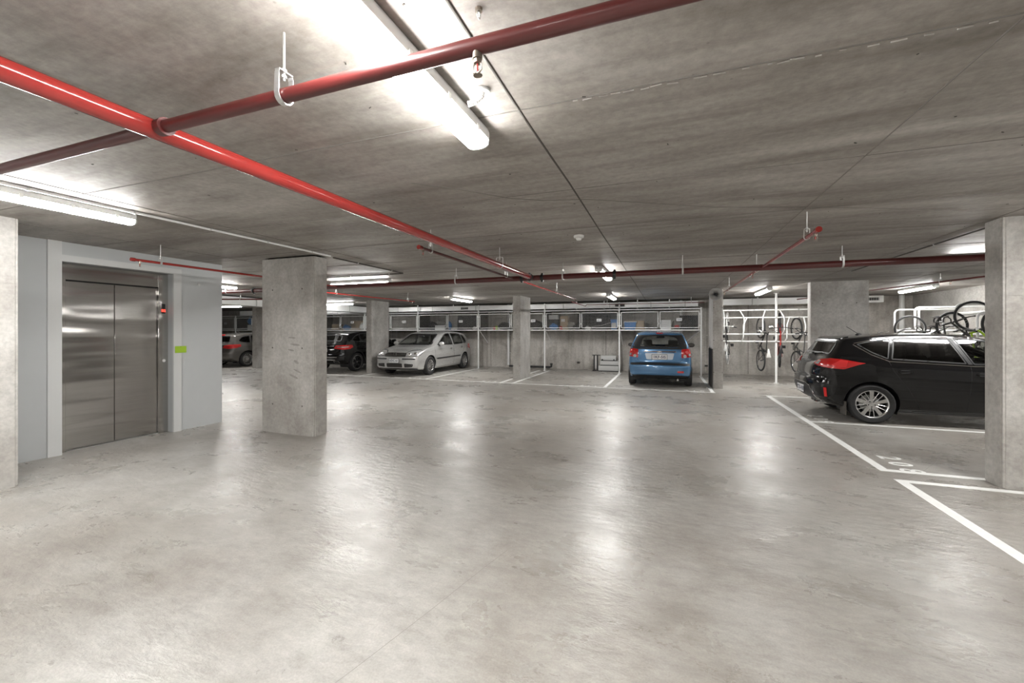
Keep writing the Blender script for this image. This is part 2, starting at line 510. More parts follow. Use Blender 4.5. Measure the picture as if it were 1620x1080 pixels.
mscuff = plain('scuff_grey', (0.30, 0.285, 0.265), 0.8, var=.3, scale=30)
def chamfer_poly(x0, x1, y0, y1, c):
    return [(x0 + c, y0), (x1 - c, y0), (x1, y0 + c), (x1, y1 - c), (x1 - c, y1), (x0 + c, y1), (x0, y1 - c), (x0, y0 + c)]
def column(x0, x1, y0, y1, joints, label, cz=CZ):
    m = MB()
    zs = [0] + list(joints) + [cz]
    for a, b in zip(zs[:-1], zs[1:]):
        p = chamfer_poly(x0, x1, y0, y1, .028)
        a2 = a + (.003 if a > 0 else 0); b2 = b - (.003 if b < cz else 0)
        m.prism([(q[0], q[1], a2) for q in p], (0, 0, b2 - a2))
    m.box(x0 + .006, x1 - .006, y0 + .006, y1 - .006, 0.01, cz)
    o = m.build('column', mcol)
    o['kind'] = 'structure'; o['label'] = label
    # tie holes
    t = MB()
    for z in (0.42, 1.25, 2.1):
        for (px, py, ax) in ((x0 + .22, y0, 'y'), (x1 - .22, y0, 'y')):
            t.cyl((px, py - .0012, z), (px, py + .002, z), .011, 10)
    t.build('tie_holes', mseam, o, kind='stuff')
    return o
column(-6.86, -5.88, 1.2, 2.16, (1.95,), 'pale concrete column cut by the left edge of the photo')
column(-5.68, -4.67, 4.59, 4.84, (0.74,), 'broad scuffed concrete column standing free between lift and parked cars', cz=2.555)
for (sx, sz, sw, sh, ra) in ((-5.08, 1.40, .14, .012, -4), (-5.02, 1.30, .18, .014, -5), (-5.10, 1.22, .12, .014, -8), (-5.0, 1.05, .10, .02, -25), (-4.98, .92, .16, .012, -20), (-5.05, .84, .18, .016, -18), (-5.14, .66, .12, .035, -15)):
    mm = MB()
    pts = [(sx + sw / 2 * math.cos(t * PI / 8) * math.cos(R(ra)) - sh * math.sin(t * PI / 8) * math.sin(R(ra)), 4.5895, sz + .0 + sw / 2 * math.cos(t * PI / 8) * math.sin(R(ra)) + sh * math.sin(t * PI / 8) * math.cos(R(ra))) for t in range(16)]
    mm.prism(pts, (0, .002, 0)).build('scuff_mark', mscuff, bpy.data.objects['column.001'])
MB().box(-5.62, -4.73, 4.65, 4.78, 2.5, CZ).build('head_recess', mdarkgap, bpy.data.objects['column.001'])
column(3.0, 4.05, 5.35, 5.6, (1.83,), 'concrete column in front of the black hatchback at the right edge')
column(3.0, 4.05, 10.98, 11.23, (1.5, 2.05), 'concrete column behind the tail of the black hatchback')
column(-4.44, -4.19, 12.13, 13.15, (1.9,), 'narrow concrete column between two empty bays in the centre')
column(1.14, 1.38, 12.05, 13.1, (1.7,), 'concrete column with the horn speaker beside the blue hatchback')
column(-10.02, -9.79, 12.2, 13.2, (1.9,), 'concrete column between the black crossover and the silver hatchback')
column(-15.62, -15.37, 12.2, 13.2, (1.9,), 'concrete column beside the grey hatchback at far left')

# ---- lift wall with its opening (X = -6.87)
WX = -6.87
m = MB()
m.box(-11.0, WX, Y0, 2.87, 0, CZ)
m.box(-11.0, WX, 4.09, 4.83, 0, CZ)
m.box(-11.0, WX, 2.87, 4.09, 2.34, CZ)
m.box(-11.0, -7.12, 2.87, 4.09, 0, 2.34)
lw = struct(m.build('wall_lift', mpainted))
# raised plaster frame round the opening
m = MB()
m.box(WX, WX + .03, 2.745, 2.87, 0, CZ - .001)
m.box(WX, WX + .03, 4.09, 4.20, 0, 2.34)
m.box(WX, WX + .03, 2.87, 4.20, 2.34, 2.42)
struct(m.build('trim_lift_opening', mwhite_plaster))
m = MB().box(WX - .03, WX + .004, 4.70, 4.834, 0.0, 2.0)

lift = thing('lift_entrance', 'brushed stainless steel lift entrance with two closed sliding doors in the grey wall', 'lift', (-6.985, 3.42, 0))
def LB(name, y0, y1, z0, z1, x0, x1, mat=msteel, parent=lift, bevel=0.002, label=None):
    return MB().box(x0, x1, y0 - 3.42, y1 - 3.42, z0, z1).build(name, mat, parent, bevel=bevel, label=label)
LB('jamb', 2.87, 2.955, 0, 2.34, -.09, .02)
LB('jamb', 3.965, 4.09, 0, 2.34, -.09, .02, label='wide steel jamb carrying the call button and floor display')
hd = LB('header', 2.955, 3.965, 2.135, 2.34, -.09, .012)
LB('header_gap', 2.955, 3.965, 2.118, 2.135, -.09, -.03, mdarkgap, bevel=0)
for a, b in ((2.957, 3.4555), (3.4615, 3.963)):
    LB('door_panel', a, b, 0.012, 2.118, -.05, -.01)
LB('door_gap', 3.4555, 3.4615, 0.012, 2.118, -.06, -.045, mdarkgap, bevel=0)
LB('sill', 2.955, 3.965, 0.0, 0.010, -.09, .02, mgalv, bevel=0)
LB('rubber_edge', 3.9635, 3.9655, 0.012, 2.118, -.05, -.004, mdarkgap, bevel=0)
disp = LB('floor_display', 4.005, 4.05, 1.755, 1.895, .02, .024, mblack, bevel=0)
me = text_mesh('B2', 0.05, glow('red_display', (1, 0.05, 0.03), 1.6), 0.0006, bold=0.001)
o = link('display_digits', me, disp); o.rotation_euler = (R(90), 0, R(90)); o.location = (.025, 4.0275 - 3.42, 1.795)
LB('call_panel', 3.985, 4.075, 0.86, 1.20, .02, .0225)
b = MB().cyl((.0225, 4.03 - 3.42, 1.06), (.030, 4.03 - 3.42, 1.06), .020, 20).build('call_button', mplastic, lift, smooth=True)
MB().lathe([(.021, .0225), (.026, .0225), (.026, .028), (.021, .028)], (0, 4.03 - 3.42, 1.06), 'x', 24, closed=True).build('button_ring', mchrome, b, smooth=True)
me = text_mesh('. . . .', 0.03, mseam, 0.0003)
o = link('braille_dots', me, lift); o.rotation_euler = (R(90), 0, R(90)); o.location = (.0232, 4.03 - 3.42, 0.94)

sg = thing('wall_sign', 'small lime green rectangular sign on the pale wall right of the lift', 'sign', (WX + .031, 4.185, 1.22))
MB().box(0, .004, -.078, .078, -.05, .05).build('sign_plate', mgreen, sg, bevel=.001)
m = MB(); m.cyl((.004, 0, .038), (.006, 0, .038), .004, 8)
m.build('screw', mseam, sg)
tag(MB().cyl((WX, 4.46, 2.22), (WX + .02, 4.46, 2.22), .018, 14).build('wall_stud', mlampbase, smooth=True),
    'small round grey fixing on the lift wall above the green sign', 'fixing')

# ---- line marking (painted bands) and bay numbers
Z = 0.0016
BN = [0]
def band(pts, w, label, extra=()):
    m = MB(); BN[0] += 1; Z = 0.0014 + .00012 * BN[0]
    for (a, b) in pts:
        a = Vector((*a, 0)); b = Vector((*b, 0)); d = (b - a).normalized(); n = Vector((-d.y, d.x, 0)) * w / 2
        m.add([a - n, b - n, b + n, a + n, a - n + Vector((0, 0, Z)), b - n + Vector((0, 0, Z)), b + n + Vector((0, 0, Z)), a + n + Vector((0, 0, Z))],
              [(4, 5, 6, 7), (0, 1, 5, 4), (1, 2, 6, 5), (2, 3, 7, 6), (3, 0, 4, 7)])
    o = m.build('bay_line', mline)
    return tag(o, label, 'bay line')
band([((2.20, 5.58), (2.20, 11.12))], .09, 'long white line along the mouth of the bays at the black hatchback')
band([((2.245, 5.62), (3.4, 5.62))], .08, 'white line from the corner beside number 208 to the column at the right edge')
band([((2.245, 8.20), (6.9, 8.20))], .07, 'white line passing under the near wheels of the black hatchback')
band([((2.245, 11.09), (6.9, 11.09))], .07, 'white line on the far side of the black hatchback')
band([((2.20, 5.31), (2.20, 0.8))], .09, 'white line running to the right edge of the photo in the foreground')
band([((2.155, 5.27), (6.9, 5.27))], .08, 'white line along the near foot of the column at the right edge')
band([((-15.3, 11.29), (1.12, 11.22))], .07, 'long white line across the mouths of the back bays')
for x, lab in ((-12.75, 'white divider line between the grey and black cars'), (-9.55, 'white divider line left of the silver hatchback'), (-7.02, 'white divider line right of the silver hatchback'),
               (-4.5, 'white divider line just left of the centre narrow column'), (-4.12, 'white divider line just right of the centre narrow column'),
               (-1.53, 'white divider line left of the blue hatchback'), (1.06, 'white divider line right of the blue hatchback')):
    band([((x, 11.27), (x, 15.3))], .085, lab)
def number(txt, x, y, rz, size, label):
    t = thing('bay_number', label, 'bay number', (x, y, Z * .6), rz)
    for i, ch in enumerate(txt):
        link('digit', text_mesh(ch, size, mline, 0.0008, bold=0.004), t, ((i - (len(txt) - 1) / 2) * size * .82, 0, 0))
number('208', 2.46, 5.93, R(-90), .30, 'white number 208 painted at the corner of the empty bay')
number('209', 2.46, 8.52, R(-90), .30, 'white number painted in the shade behind the black hatchback')
for t, x, l in (('210', .66, 'white number 210 painted behind the blue hatchback'), ('211', -1.98, 'white number painted at the mouth of the bay left of the blue hatchback'),
                ('212', -4.92, 'white number painted left of the centre narrow column'), ('213', -7.5, 'white number painted in front of the silver hatchback'),
                ('214', -10.4, 'white number painted behind the black crossover')):
    number(t, x, 11.42, 0, .22, l)

# ================================================================== PIPES
def pipe_path(name, pts, r, mat, label, cat='pipe', group=None, n=16):
    root = thing(name, label, cat, pts[0], 0, group)
    p0 = Vector(pts[0])
    MB().tube([Vector(p) - p0 for p in pts], r, n).build('pipe_run', mat, root, smooth=True)
    return root, p0
def hanger(root, p0, x, y, z, r, along, top=CZ):
    """clevis hanger: strap loop round the pipe, threaded rod to the slab"""
    c = Vector((x, y, z)) - p0
    s = r + .004
    h = s + .055
    loop = []
    for k in range(9):
        t = PI + PI * k / 8
        loop.append((math.cos(t) * s, math.sin(t) * s))
    loop = [(-s * .9, h)] + [(-s, h - .012)] + loop + [(s, h - .012), (s * .9, h)]
    m = MB()
    wd = .011
    def P(a, b, wv):
        return c + (Vector((a, wv, b)) if along == 'y' else Vector((wv, a, b)))
    k = len(loop)
    inner = []
    for i in range(k):
        a, b = loop[i]
        inner.append((a * 1.0 + (0.0035 if a < 0 else -0.0035) * 0, b))
    vs = []; fs = []
    for i, (a, b) in enumerate(loop):
        ln = math.hypot(a, b) or 1
        na, nb = a / ln * .0035, (b / ln * .0035 if b < 0 else 0)
        for (da, db, wv) in ((0, 0, -wd), (na, nb, -wd), (na, nb, wd), (0, 0, wd)):
            vs.append(P(a + da, b + db, wv))
    for i in range(k - 1):
        for j in range(4):
            fs.append((i * 4 + j, i * 4 + (j + 1) % 4, (i + 1) * 4 + (j + 1) % 4, (i + 1) * 4 + j))
    m.add(vs, fs)
    tp = c + Vector((0, 0, h))
    m.obox(tp, (2 * s if along == 'y' else 2 * wd), (2 * wd if along == 'y' else 2 * s), .004)
    o = m.build('hanger', mgalv, root)
    rm = MB().cyl(tp - Vector((0, 0, .03)), Vector((tp.x, tp.y, top - p0.z)), .0048, 8)
    rm.cyl(tp + Vector((0, 0, .002)), tp + Vector((0, 0, .012)), .010, 6)
    rm.cyl(tp - Vector((0, 0, .02)), tp - Vector((0, 0, .010)), .010, 6)
    rm.build('rod', mgalv, o)
def sprinkler(root, p0, x, y, z, r):
    c = Vector((x, y, z)) - p0
    m = MB()
    m.cyl(c + Vector((0, 0, -r * .6)), c + Vector((0, 0, -r - .014)), .015, 14)
    f = m.build('sprinkler_head', mbrass, root, smooth=True)
    m = MB()
    zb = -r - .014
    m.cyl(c + Vector((0, 0, zb)), c + Vector((0, 0, zb - .012)), .012, 6)
    for s in (-1, 1):
        m.tube([c + Vector((s * .008, 0, zb - .010)), c + Vector((s * .014, 0, zb - .020)), c + Vector((s * .013, 0, zb - .034)), c + Vector((s * .003, 0, zb - .042))], .0022, 6)
    m.cyl(c + Vector((0, 0, zb - .040)), c + Vector((0, 0, zb - .047)), .004, 8)
    pts = []
    for k in range(24):
        t = 2 * PI * k / 24
        rr = .016 if k % 2 == 0 else .0125
        pts.append(c + Vector((rr * math.cos(t), rr * math.sin(t), zb - .047)))
    m.prism(pts, (0, 0, -.0015))
    m.build('deflector', mbrass, f)
    MB().cyl(c + Vector((0, 0, zb - .013)), c + Vector((0, 0, zb - .034)), .0028, 8).build('bulb', mredbright, f, smooth=True)
def coupling(root, p0, x, y, z, r, along, mat=mblack):
    d = Vector((.022, 0, 0)) if along == 'x' else Vector((0, .022, 0))
    c = Vector((x, y, z)) - p0
    m = MB()
    m.cyl(c - d, c + d, r + .010, 16)
    m.cyl(c - d * .35, c + d * .35, r + .016, 16)
    m.obox(c + Vector((0, 0, r + .016)), .03, .03, .02)
    m.obox(c - Vector((0, 0, r + .016)), .03, .03, .02)
    m.build('coupling', mat, root)

PZ = 2.35
mainp, p0 = pipe_path('sprinkler_main', [(-2.03, Y0, PZ), (-2.03, 6.40, PZ)], .040, mred, 'thick glossy red sprinkler pipe running away from the camera across the ceiling', n=24)
for y in (-1.6, 5.05):
    hanger(mainp, p0, -2.03, y, PZ, .040, 'y')
coupling(mainp, p0, -2.03, 6.33, PZ, .040, 'y')
crossp, p0 = pipe_path('cross_main', [(-12.2, 6.45, PZ), (7.0, 6.45, PZ)], .043, mred2, 'thick dark red sprinkler pipe crossing the whole ceiling from left to right', n=20)
for x in (-11, -9.0, -6.6, -3.4, -1.52, .22, 2.1, 5.6):
    hanger(crossp, p0, x, 6.45, PZ, .043, 'x')
for x in (-2.2, -1.86, -.73, -8.2):
    coupling(crossp, p0, x, 6.45, PZ, .043, 'x')
bl_, p0 = pipe_path('branch_pipe', [(-6.6, 1.14, PZ), (-2.072, 1.14, PZ)], .025, mred2, 'dark red branch pipe running from the thick red main to the left edge')
hanger(bl_, p0, -4.9, 1.14, PZ, .025, 'x')
br, p0 = pipe_path('branch_pipe', [(-1.988, 1.14, PZ), (4.6, 1.14, PZ)], .025, mred2, 'dark red branch pipe with a sprinkler crossing below the near lamp')
hanger(br, p0, -1.30, 1.14, PZ, .025, 'x')
hanger(br, p0, 1.7, 1.14, PZ, .025, 'x')
sprinkler(br, p0, -.53, 1.14, PZ, .025)
sprinkler(br, p0, 2.6, 1.14, PZ, .025)
MB().cyl(Vector((-1.99, 1.14, PZ)) - p0, Vector((-1.955, 1.14, PZ)) - p0, .034, 18).build('tee_collar', mred2, br, smooth=True)
MB().cyl(Vector((-1.958, 1.14, PZ)) - p0, Vector((-1.950, 1.14, PZ)) - p0, .036, 18).build('tee_lip', mred2, br, smooth=True)
b2_, p0 = pipe_path('branch_pipe', [(1.20, 4.20, PZ), (1.20, 6.405, PZ)], .017, mred, 'thin red pipe with a capped end right of centre before the cross pipe', n=12)
hanger(b2_, p0, 1.2, 4.5, PZ, .017, 'y'); sprinkler(b2_, p0, 1.2, 4.27, PZ, .017)
b2f, p0 = pipe_path('branch_pipe', [(1.20, 6.495, PZ), (1.20, 10.3, PZ)], .017, mred, 'thin red pipe running from the cross pipe towards the bicycle rack', n=12)
hanger(b2f, p0, 1.2, 6.75, PZ, .017, 'y'); hanger(b2f, p0, 1.2, 9.5, PZ, .017, 'y')
sprinkler(b2f, p0, 1.2, 7.05, PZ, .017); sprinkler(b2f, p0, 1.2, 10.2, PZ, .017)
MB().cyl((0, -.02, 0), (0, .05, 0), .025, 14).build('end_cap', mred, b2_, smooth=True)
b3, p0 = pipe_path('branch_pipe', [(-2.36, 3.68, PZ), (-2.34, 6.405, PZ)], .016, mred2, 'thin red pipe running beside the thick red main', n=12)
hanger(b3, p0, -2.36, 3.9, PZ, .016, 'y'); hanger(b3, p0, -2.34, 6.1, PZ, .016, 'y')
sprinkler(b3, p0, -2.36, 3.75, PZ, .016)
b3f, p0 = pipe_path('branch_pipe', [(-2.33, 6.495, PZ), (-2.30, 11.2, PZ)], .016, mred, 'thin red pipe running from the cross pipe back towards the vented duct', n=12)
hanger(b3f, p0, -2.31, 9.2, PZ, .016, 'y'); sprinkler(b3f, p0, -2.3, 11.1, PZ, .016)
MB().cyl((0, -.015, 0), (0, .04, 0), .023, 14).build('end_cap', mred, b3, smooth=True)
b4, p0 = pipe_path('branch_pipe', [(-5.97, 3.12, PZ), (-5.95, 6.405, PZ)], .016, mred, 'thin red pipe starting in front of the lift and running behind the big column', n=12)
hanger(b4, p0, -5.97, 3.42, PZ, .016, 'y')
sprinkler(b4, p0, -5.97, 3.2, PZ, .016)
MB().cyl((0, -.012, 0), (0, .03, 0), .022, 14).build('end_cap', mred, b4, smooth=True)
b5, p0 = pipe_path('branch_pipe', [(-7.15, 6.51, PZ), (-6.9, 10.5, PZ)], .016, mred, 'thin bright red pipe above the silver hatchback', n=12)
hanger(b5, p0, -6.92, 10.2, PZ, .016, 'y'); sprinkler(b5, p0, -6.91, 10.4, PZ, .016); hanger(b5, p0, -7.08, 7.6, PZ, .016, 'y')
b6, p0 = pipe_path('branch_pipe', [(-2.62, 12.2, PZ), (-2.62, 14.5, PZ), (-2.6, 14.55, 2.40), (-2.5, 14.6, 2.40), (1.14, 14.6, 2.40)], .013, mred2, 'thin red pipe running in front of the silver duct over the storage cages', n=10)
for x in (-1.9, -.9, .75): hanger(b6, p0, x, 14.6, 2.40, .013, 'x')
b7, p0 = pipe_path('branch_pipe', [(3.6, 14.4, 2.42), (5.2, 9.0, 2.42)], .016, mred2, 'thin red pipe sloping over the bicycles at the far right', n=10)
hanger(b7, p0, 4.85, 10.2, 2.42, .016, 'y'); sprinkler(b7, p0, 4.9, 10.0, 2.42, .016)
b8, p0 = pipe_path('branch_pipe', [(-12.2, 7.6, PZ), (-9.4, 8.6, PZ)], .02, mred2, 'dark red pipe seen between the lift wall and the big column', n=10)
hanger(b8, p0, -10.8, 8.1, PZ, .02, 'x')

# conduits on the slab
def conduit(pts, r, label, clips, mat=mlampbase):
    root, p0 = pipe_path('conduit', pts, r, mat, label, 'conduit', n=10)
    m = MB()
    P = [Vector(p) - p0 for p in pts]
    for t in clips:
        c = P[0].lerp(P[-1], t)
        d = (P[-1] - P[0]).normalized()
        m.cyl(c - d * .008, c + d * .008, r + .004, 10)
        n = Vector((-d.y, d.x, 0))
        m.obox(c + Vector((0, 0, r - .001)), .05 if abs(d.y) > .5 else .016, .016 if abs(d.y) > .5 else .05, .003)
    m.build('saddles', mgalv, root)
    return root
conduit([(-4.50, -2.0, 2.566), (-4.50, 4.72, 2.566)], .012, 'pale conduit running along the ceiling past the left lamp to the big column', [.05 + .1 * i for i in range(10)], mwhitemetal)
conduit([(-4.58, 4.86, 2.570), (-4.60, 6.62, 2.570)], .009, 'dark conduit running back from the top of the big column', [.3, .8], mseam)
conduit([(-7.6, 6.62, 2.568), (-4.60, 6.62, 2.568)], .009, 'dark conduit crossing behind the big column near the long lamp', [.3, .6, .9], mseam)
conduit([(3.12, 5.63, 2.568), (3.12, 9.15, 2.568)], .009, 'dark conduit running back from the column at the right edge', [.3, .8], mseam)

# small ceiling things
sd = thing('smoke_detector', 'small white smoke detector on the ceiling in the centre', 'smoke detector', (-.93, 4.72, CZ))
MB().cyl((0, 0, 0), (0, 0, -.028), .058, 24, r2=.056).build('detector_base', mplastic, sd, bevel=.003)
MB().cyl((0, 0, -.028), (0, 0, -.055), .036, 24, r2=.026).build('detector_head', mplastic, sd, bevel=.003)
eb = thing('eye_bolt', 'small rusty eye bolt hanging from the ceiling at the top of the photo', 'bolt', (-.59, 1.28, CZ))
MB().cyl((0, 0, 0), (0, 0, -.010), .013, 8).build('bolt_plate', mbrass, eb)
MB().tube([(.0, .010 * math.cos(t * PI / 6), -.022 + .012 * math.sin(t * PI / 6)) for t in range(12)], .0028, 6, closed=True).build('eye_ring', mgalv, eb, smooth=True)
ct = thing('conduit_tail', 'white corrugated conduit tail curling from a round ceiling box beside the near lamp', 'conduit', (-.775, 1.72, CZ))
MB().cyl((0, 0, 0), (0, 0, -.012), .036, 24).build('ceiling_box', mlampbase, ct, bevel=.002)
pts = [(0, 0, -.010), (-.004, -.002, -.03), (-.018, -.008, -.046), (-.042, -.016, -.058), (-.065, -.024, -.064)]
fine = []; rad = []
for i in range(len(pts) - 1):
    for k in range(6):
        fine.append(Vector(pts[i]).lerp(Vector(pts[i + 1]), k / 6)); rad.append(.0135 if k % 2 == 0 else .0105)
MB().tube(fine, rad, 12).build('corrugated_tube', mplastic, ct, smooth=True)

# ================================================================== LAMPS
def lamp(x, y0, y1, along, label, z=2.58, group=None, wdt=.125, name='batten_lamp'):
    """weatherproof batten: grey tray, glowing diffuser, end caps, clips"""
    Ln = abs(y1 - y0); c = (y0 + y1) / 2
    loc = (x, c, z) if along == 'y' else (c, x, z)
    t = thing(name, label, 'ceiling lamp', loc, 0 if along == 'y' else R(90), group)
    h = Ln / 2; wh = wdt / 2
    p = [(-wh * 1.02, -.066), (wh * 1.02, -.066), (wh * 1.02, -.03), (wh * .85, -.004), (-wh * .85, -.004), (-wh * 1.02, -.03)]
    MB().prism([(a, -h, b) for a, b in p], (0, Ln, 0)).build('lamp_tray', mlampbase, t, bevel=.003)
    prof = []
    for k in range(9):
        a = PI * k / 8
        prof.append((-wh * .97 * math.cos(a), -.067 - .042 * math.sin(a) ** .5))
    MB().prism([(a, -h + .012, b) for a, b in prof], (0, Ln - .024, 0)).build('diffuser', mtube, t)
    for s in (-1, 1):
        y = s * h
        m = MB()
        m.prism([(a * 1.03, y - .012 if s > 0 else y, (b + .067) * 1.05 - .067) for a, b in prof], (0, .012, 0))
        m.cyl((0, y, -.04), (0, y + s * .02, -.04), .012, 10)
        m.build('end_cap', mplastic, t)
    for k in range(5):
        y = -h + Ln * (k + .5) / 5
        for s in (-1, 1):
            MB().obox((s * (wh + .002), y, -.064), .006, .022, .03).build('clip', mplastic, t)
    m = MB()
    m.cyl((0, -h * .55, -.006), (0, -h * .55, 0), .02, 10); m.cyl((0, h * .55, -.006), (0, h * .55, 0), .02, 10)
    m.build('mounting', mlampbase, t)
    return t
lamp(-.945, .58, 2.05, 'y', 'long glowing batten lamp nearest the camera beside the red pipes')
lamp(-4.62, .95, 2.42, 'y', 'glowing batten lamp in front of the lift at the left edge')
lamp(7.25, -6.85, -5.35, 'x', 'glowing batten lamp just behind the dark red cross pipe at centre left')
lamp(-1.05, 7.0, 8.3, 'y', 'glowing batten lamp seen end on where it crosses the dark red pipe')
lamp(-1.55, 12.2, 13.6, 'y', 'glowing batten lamp near the back in front of the vented duct')
lamp(-6.35, 11.7, 13.1, 'y', 'glowing batten lamp above the silver hatchback')
lamp(2.36, 11.7, 13.2, 'y', 'glowing batten lamp above the hanging bicycles beside the horn speaker column')
lamp(5.72, 12.2, 13.7, 'y', 'glowing batten lamp at the far right above the wall bicycles')
lamp(7.75, 3.75, 5.2, 'x', 'glowing batten lamp half hidden by the column at the right edge')
lamp(12.6, -12.2, -10.9, 'x', 'glowing batten lamp above the black crossover')
lamp(12.3, -17.6, -16.3, 'x', 'glowing batten lamp above the grey hatchback')
# the same rows go on behind and beside the camera
for i, (x, a, b_, al) in enumerate(((-.945, -2.6, -1.13, 'y'), (1.4, -2.6, -1.13, 'y'), (-4.62, -2.6, -1.13, 'y'), (3.6, -.6, .9, 'y'), (-.945, -5.2, -3.8, 'y'), (3.6, 3.0, 4.5, 'y'), (-9.5, 5.6, 7.0, 'y'), (-15.0, 6.4, 7.8, 'y'))):
    lamp(x, a, b_, al, 'batten lamp of the rows continuing outside the view', group='lamps outside the view')

# ================================================================== DUCT
def duct_piece(name, x0, x1, y0, y1, z0, z1, label, flanges, vents=(), hang=()):
    t = thing(name, label, 'duct', (x0, y0, z0))
    MB().box(0, x1 - x0, 0, y1 - y0, 0, z1 - z0).build('duct_body', mduct, t, bevel=.004)
    for fx in flanges:
        m = MB()
        if x1 - x0 > y1 - y0:
            m.box(fx - x0 - .015, fx - x0 + .015, -.014, y1 - y0 + .014, -.014, z1 - z0 + .014)
        else:
            m.box(-.014, x1 - x0 + .014, fx - y0 - .015, fx - y0 + .015, -.014, z1 - z0 + .014)
        m.build('flange', mgalv, t)
    for vx in vents:
        g = MB()
        w_, h_ = .36, .11
        zc = (z1 - z0) / 2
        g.box(vx - x0 - w_ / 2, vx - x0 + w_ / 2, -.012, 0, zc - h_ / 2, zc - h_ / 2 + .012)
        g.box(vx - x0 - w_ / 2, vx - x0 + w_ / 2, -.012, 0, zc + h_ / 2 - .012, zc + h_ / 2)
        g.box(vx - x0 - w_ / 2, vx - x0 - w_ / 2 + .012, -.012, 0, zc - h_ / 2, zc + h_ / 2)
        g.box(vx - x0 + w_ / 2 - .012, vx - x0 + w_ / 2, -.012, 0, zc - h_ / 2, zc + h_ / 2)
        v = g.build('vent_grille', mwhitemetal, t)
        MB().box(vx - x0 - w_ / 2 + .01, vx - x0 + w_ / 2 - .01, -.003, 0, zc - h_ / 2 + .01, zc + h_ / 2 - .01).build('vent_opening', mdarkgap, v)
        for k in range(8):
            xx = vx - x0 - w_ / 2 + .03 + k * (w_ - .06) / 7
            MB().obox((xx, -.006, zc), .004, .012, h_ - .02).build('blade', mwhitemetal, v)
    for hx in hang:
        for yy in ((-.012,) if x1 - x0 > y1 - y0 else (.02, )):
            if x1 - x0 > y1 - y0:
                MB().box(hx - x0 - .018, hx - x0 + .018, -.018, -.015, -.03, CZ - z0).build('hanging_strap', mwhitemetal, t)
    return t
duct_piece('air_duct', -12.3, 1.0, 15.33, 15.72, 2.315, 2.50, 'long silver air duct above the storage cages along the back wall', (-10.9, -9.2, -7.2, -5.4, -3.6, -1.9, -.5, .6), (-7.7, -1.55), (-9.9, -8.2, -5.6, -3.1, -2.1, -.95, .1))
duct_piece('air_duct', 1.42, 6.0, 15.33, 15.72, 2.34, 2.54, 'silver air duct behind the bicycle rack ending right of the big column', (2.6, 4.4, 5.5), (5.72,), (2.75,))
duct_piece('air_duct', -12.9, -12.35, 5.6, 15.72, 2.29, 2.54, 'broad bright duct running back behind the lift wall', (7.0, 8.4, 9.8, 11.2, 12.6, 14.0))
duct_piece('air_duct', -20.5, -12.95, 15.33, 15.72, 2.28, 2.50, 'silver duct at the far left behind the grey hatchback', (-19, -17.4, -15.8, -14.2), (-16.4,), (-18.2, -14.9))

# horn speaker on its column
hs = thing('horn_speaker', 'white horn loudspeaker fixed at the top of the column beside the blue hatchback', 'speaker', (1.22, 12.04, 2.43), R(-8))
hs.scale = (1.4, 1.25, 1.4)
prof = [(.115, -.22), (.105, -.20), (.07, -.15), (.045, -.09), (.035, -.05), (.032, -.05), (.040, -.09), (.064, -.15), (.098, -.20), (.108, -.218)]
MB().lathe(prof, (0, 0, 0), 'y', 28, closed=True).build('horn_bell', mlampbase, hs, smooth=True)
MB().cyl((0, -.05, 0), (0, -.005, 0), .05, 20).build('driver', mlampbase, hs, bevel=.004)
MB().lathe([(.001, -.20), (.022, -.19), (.03, -.14), (.02, -.10)], (0, 0, 0), 'y', 16).build('horn_throat', mblack, hs, smooth=True)
MB().tube([(-.06, -.05, .02), (-.065, -.05, .09), (.065, -.05, .09), (.085, -.05, .02)], .007, 8).build('yoke', mwhitemetal, hs)
MB().obox((0, -.02, .095), .05, .06, .01).build('yoke_plate', mwhitemetal, hs)

# corner guard on that column
cg = MB().box(1.122, 1.139, 12.06, 13.05, 0.01, 1.02).build('corner_guard', plain('guard_grey', (.07, .067, .063), .6), bevel=.003)
tag(cg, 'dark guard plate on the left face of the speaker column', 'column guard')

# downpipes and kit at the foot of the back wall
def downpipe(x, z0, label, r=.05, y=16.10, z1=CZ):
    t = thing('downpipe', label, 'downpipe', (x, y, z0))
    MB().cyl((0, 0, 0), (0, 0, z1 - z0), r, 18).build('pipe_run', mwhitemetal, t, smooth=True)
    for z in (.6, 1.3, 2.2):
        if z > z0:
            m = MB(); m.cyl((0, 0, z - z0 - .012), (0, 0, z - z0 + .012), r + .006, 18); m.obox((0, .05, z - z0), .15, .012, .024)
            m.build('pipe_clamp', mwhitemetal, t)
    return t
downpipe(-6.08, .1, 'white downpipe on the back wall left of the centre narrow column')
downpipe(.50, 1.45, 'short white pipe behind the cage above the blue hatchback')
downpipe(6.70, 0, 'grey downpipe in the far right corner behind the bicycles', .07, 16.0)
tag(MB().box(-7.25, -7.05, 16.08, 16.2, 0, 1.5).build('wall_pier', mwall), 'narrow concrete pier on the back wall right of the silver hatchback', 'pier')
dg = thing('drain_pipe', 'black drain pipe lying along the foot of the back wall behind the centre column', 'pipe', (-6.0, 16.0, .07))
MB().tube([(0, 0, 0), (1.7, 0, 0), (1.76, 0, .02), (1.76, 0, .13)], .04, 12).build('pipe_run', mblack, dg, smooth=True)
MB().cyl((1.76, 0, .10), (1.76, 0, .15), .05, 12).build('upstand_collar', mblack, dg, smooth=True)
for x, l in ((-3.2, 'small black outlet box low on the back wall of the empty bay'), (1.32, 'small black outlet box low on the back wall beside the speaker column')):
    t = thing('outlet_box', l, 'outlet', (x, 16.18, .27))
    MB().box(-.05, .05, -.03, .02, -.03, .03).build('box_body', mblack, t, bevel=.004)
    MB().box(-.04, .04, -.034, -.03, -.02, .02).build('box_face', mseam, t)
mdarkmirror = plain('dark_mirror', (.12, .12, .12), .1, metal=1.0)
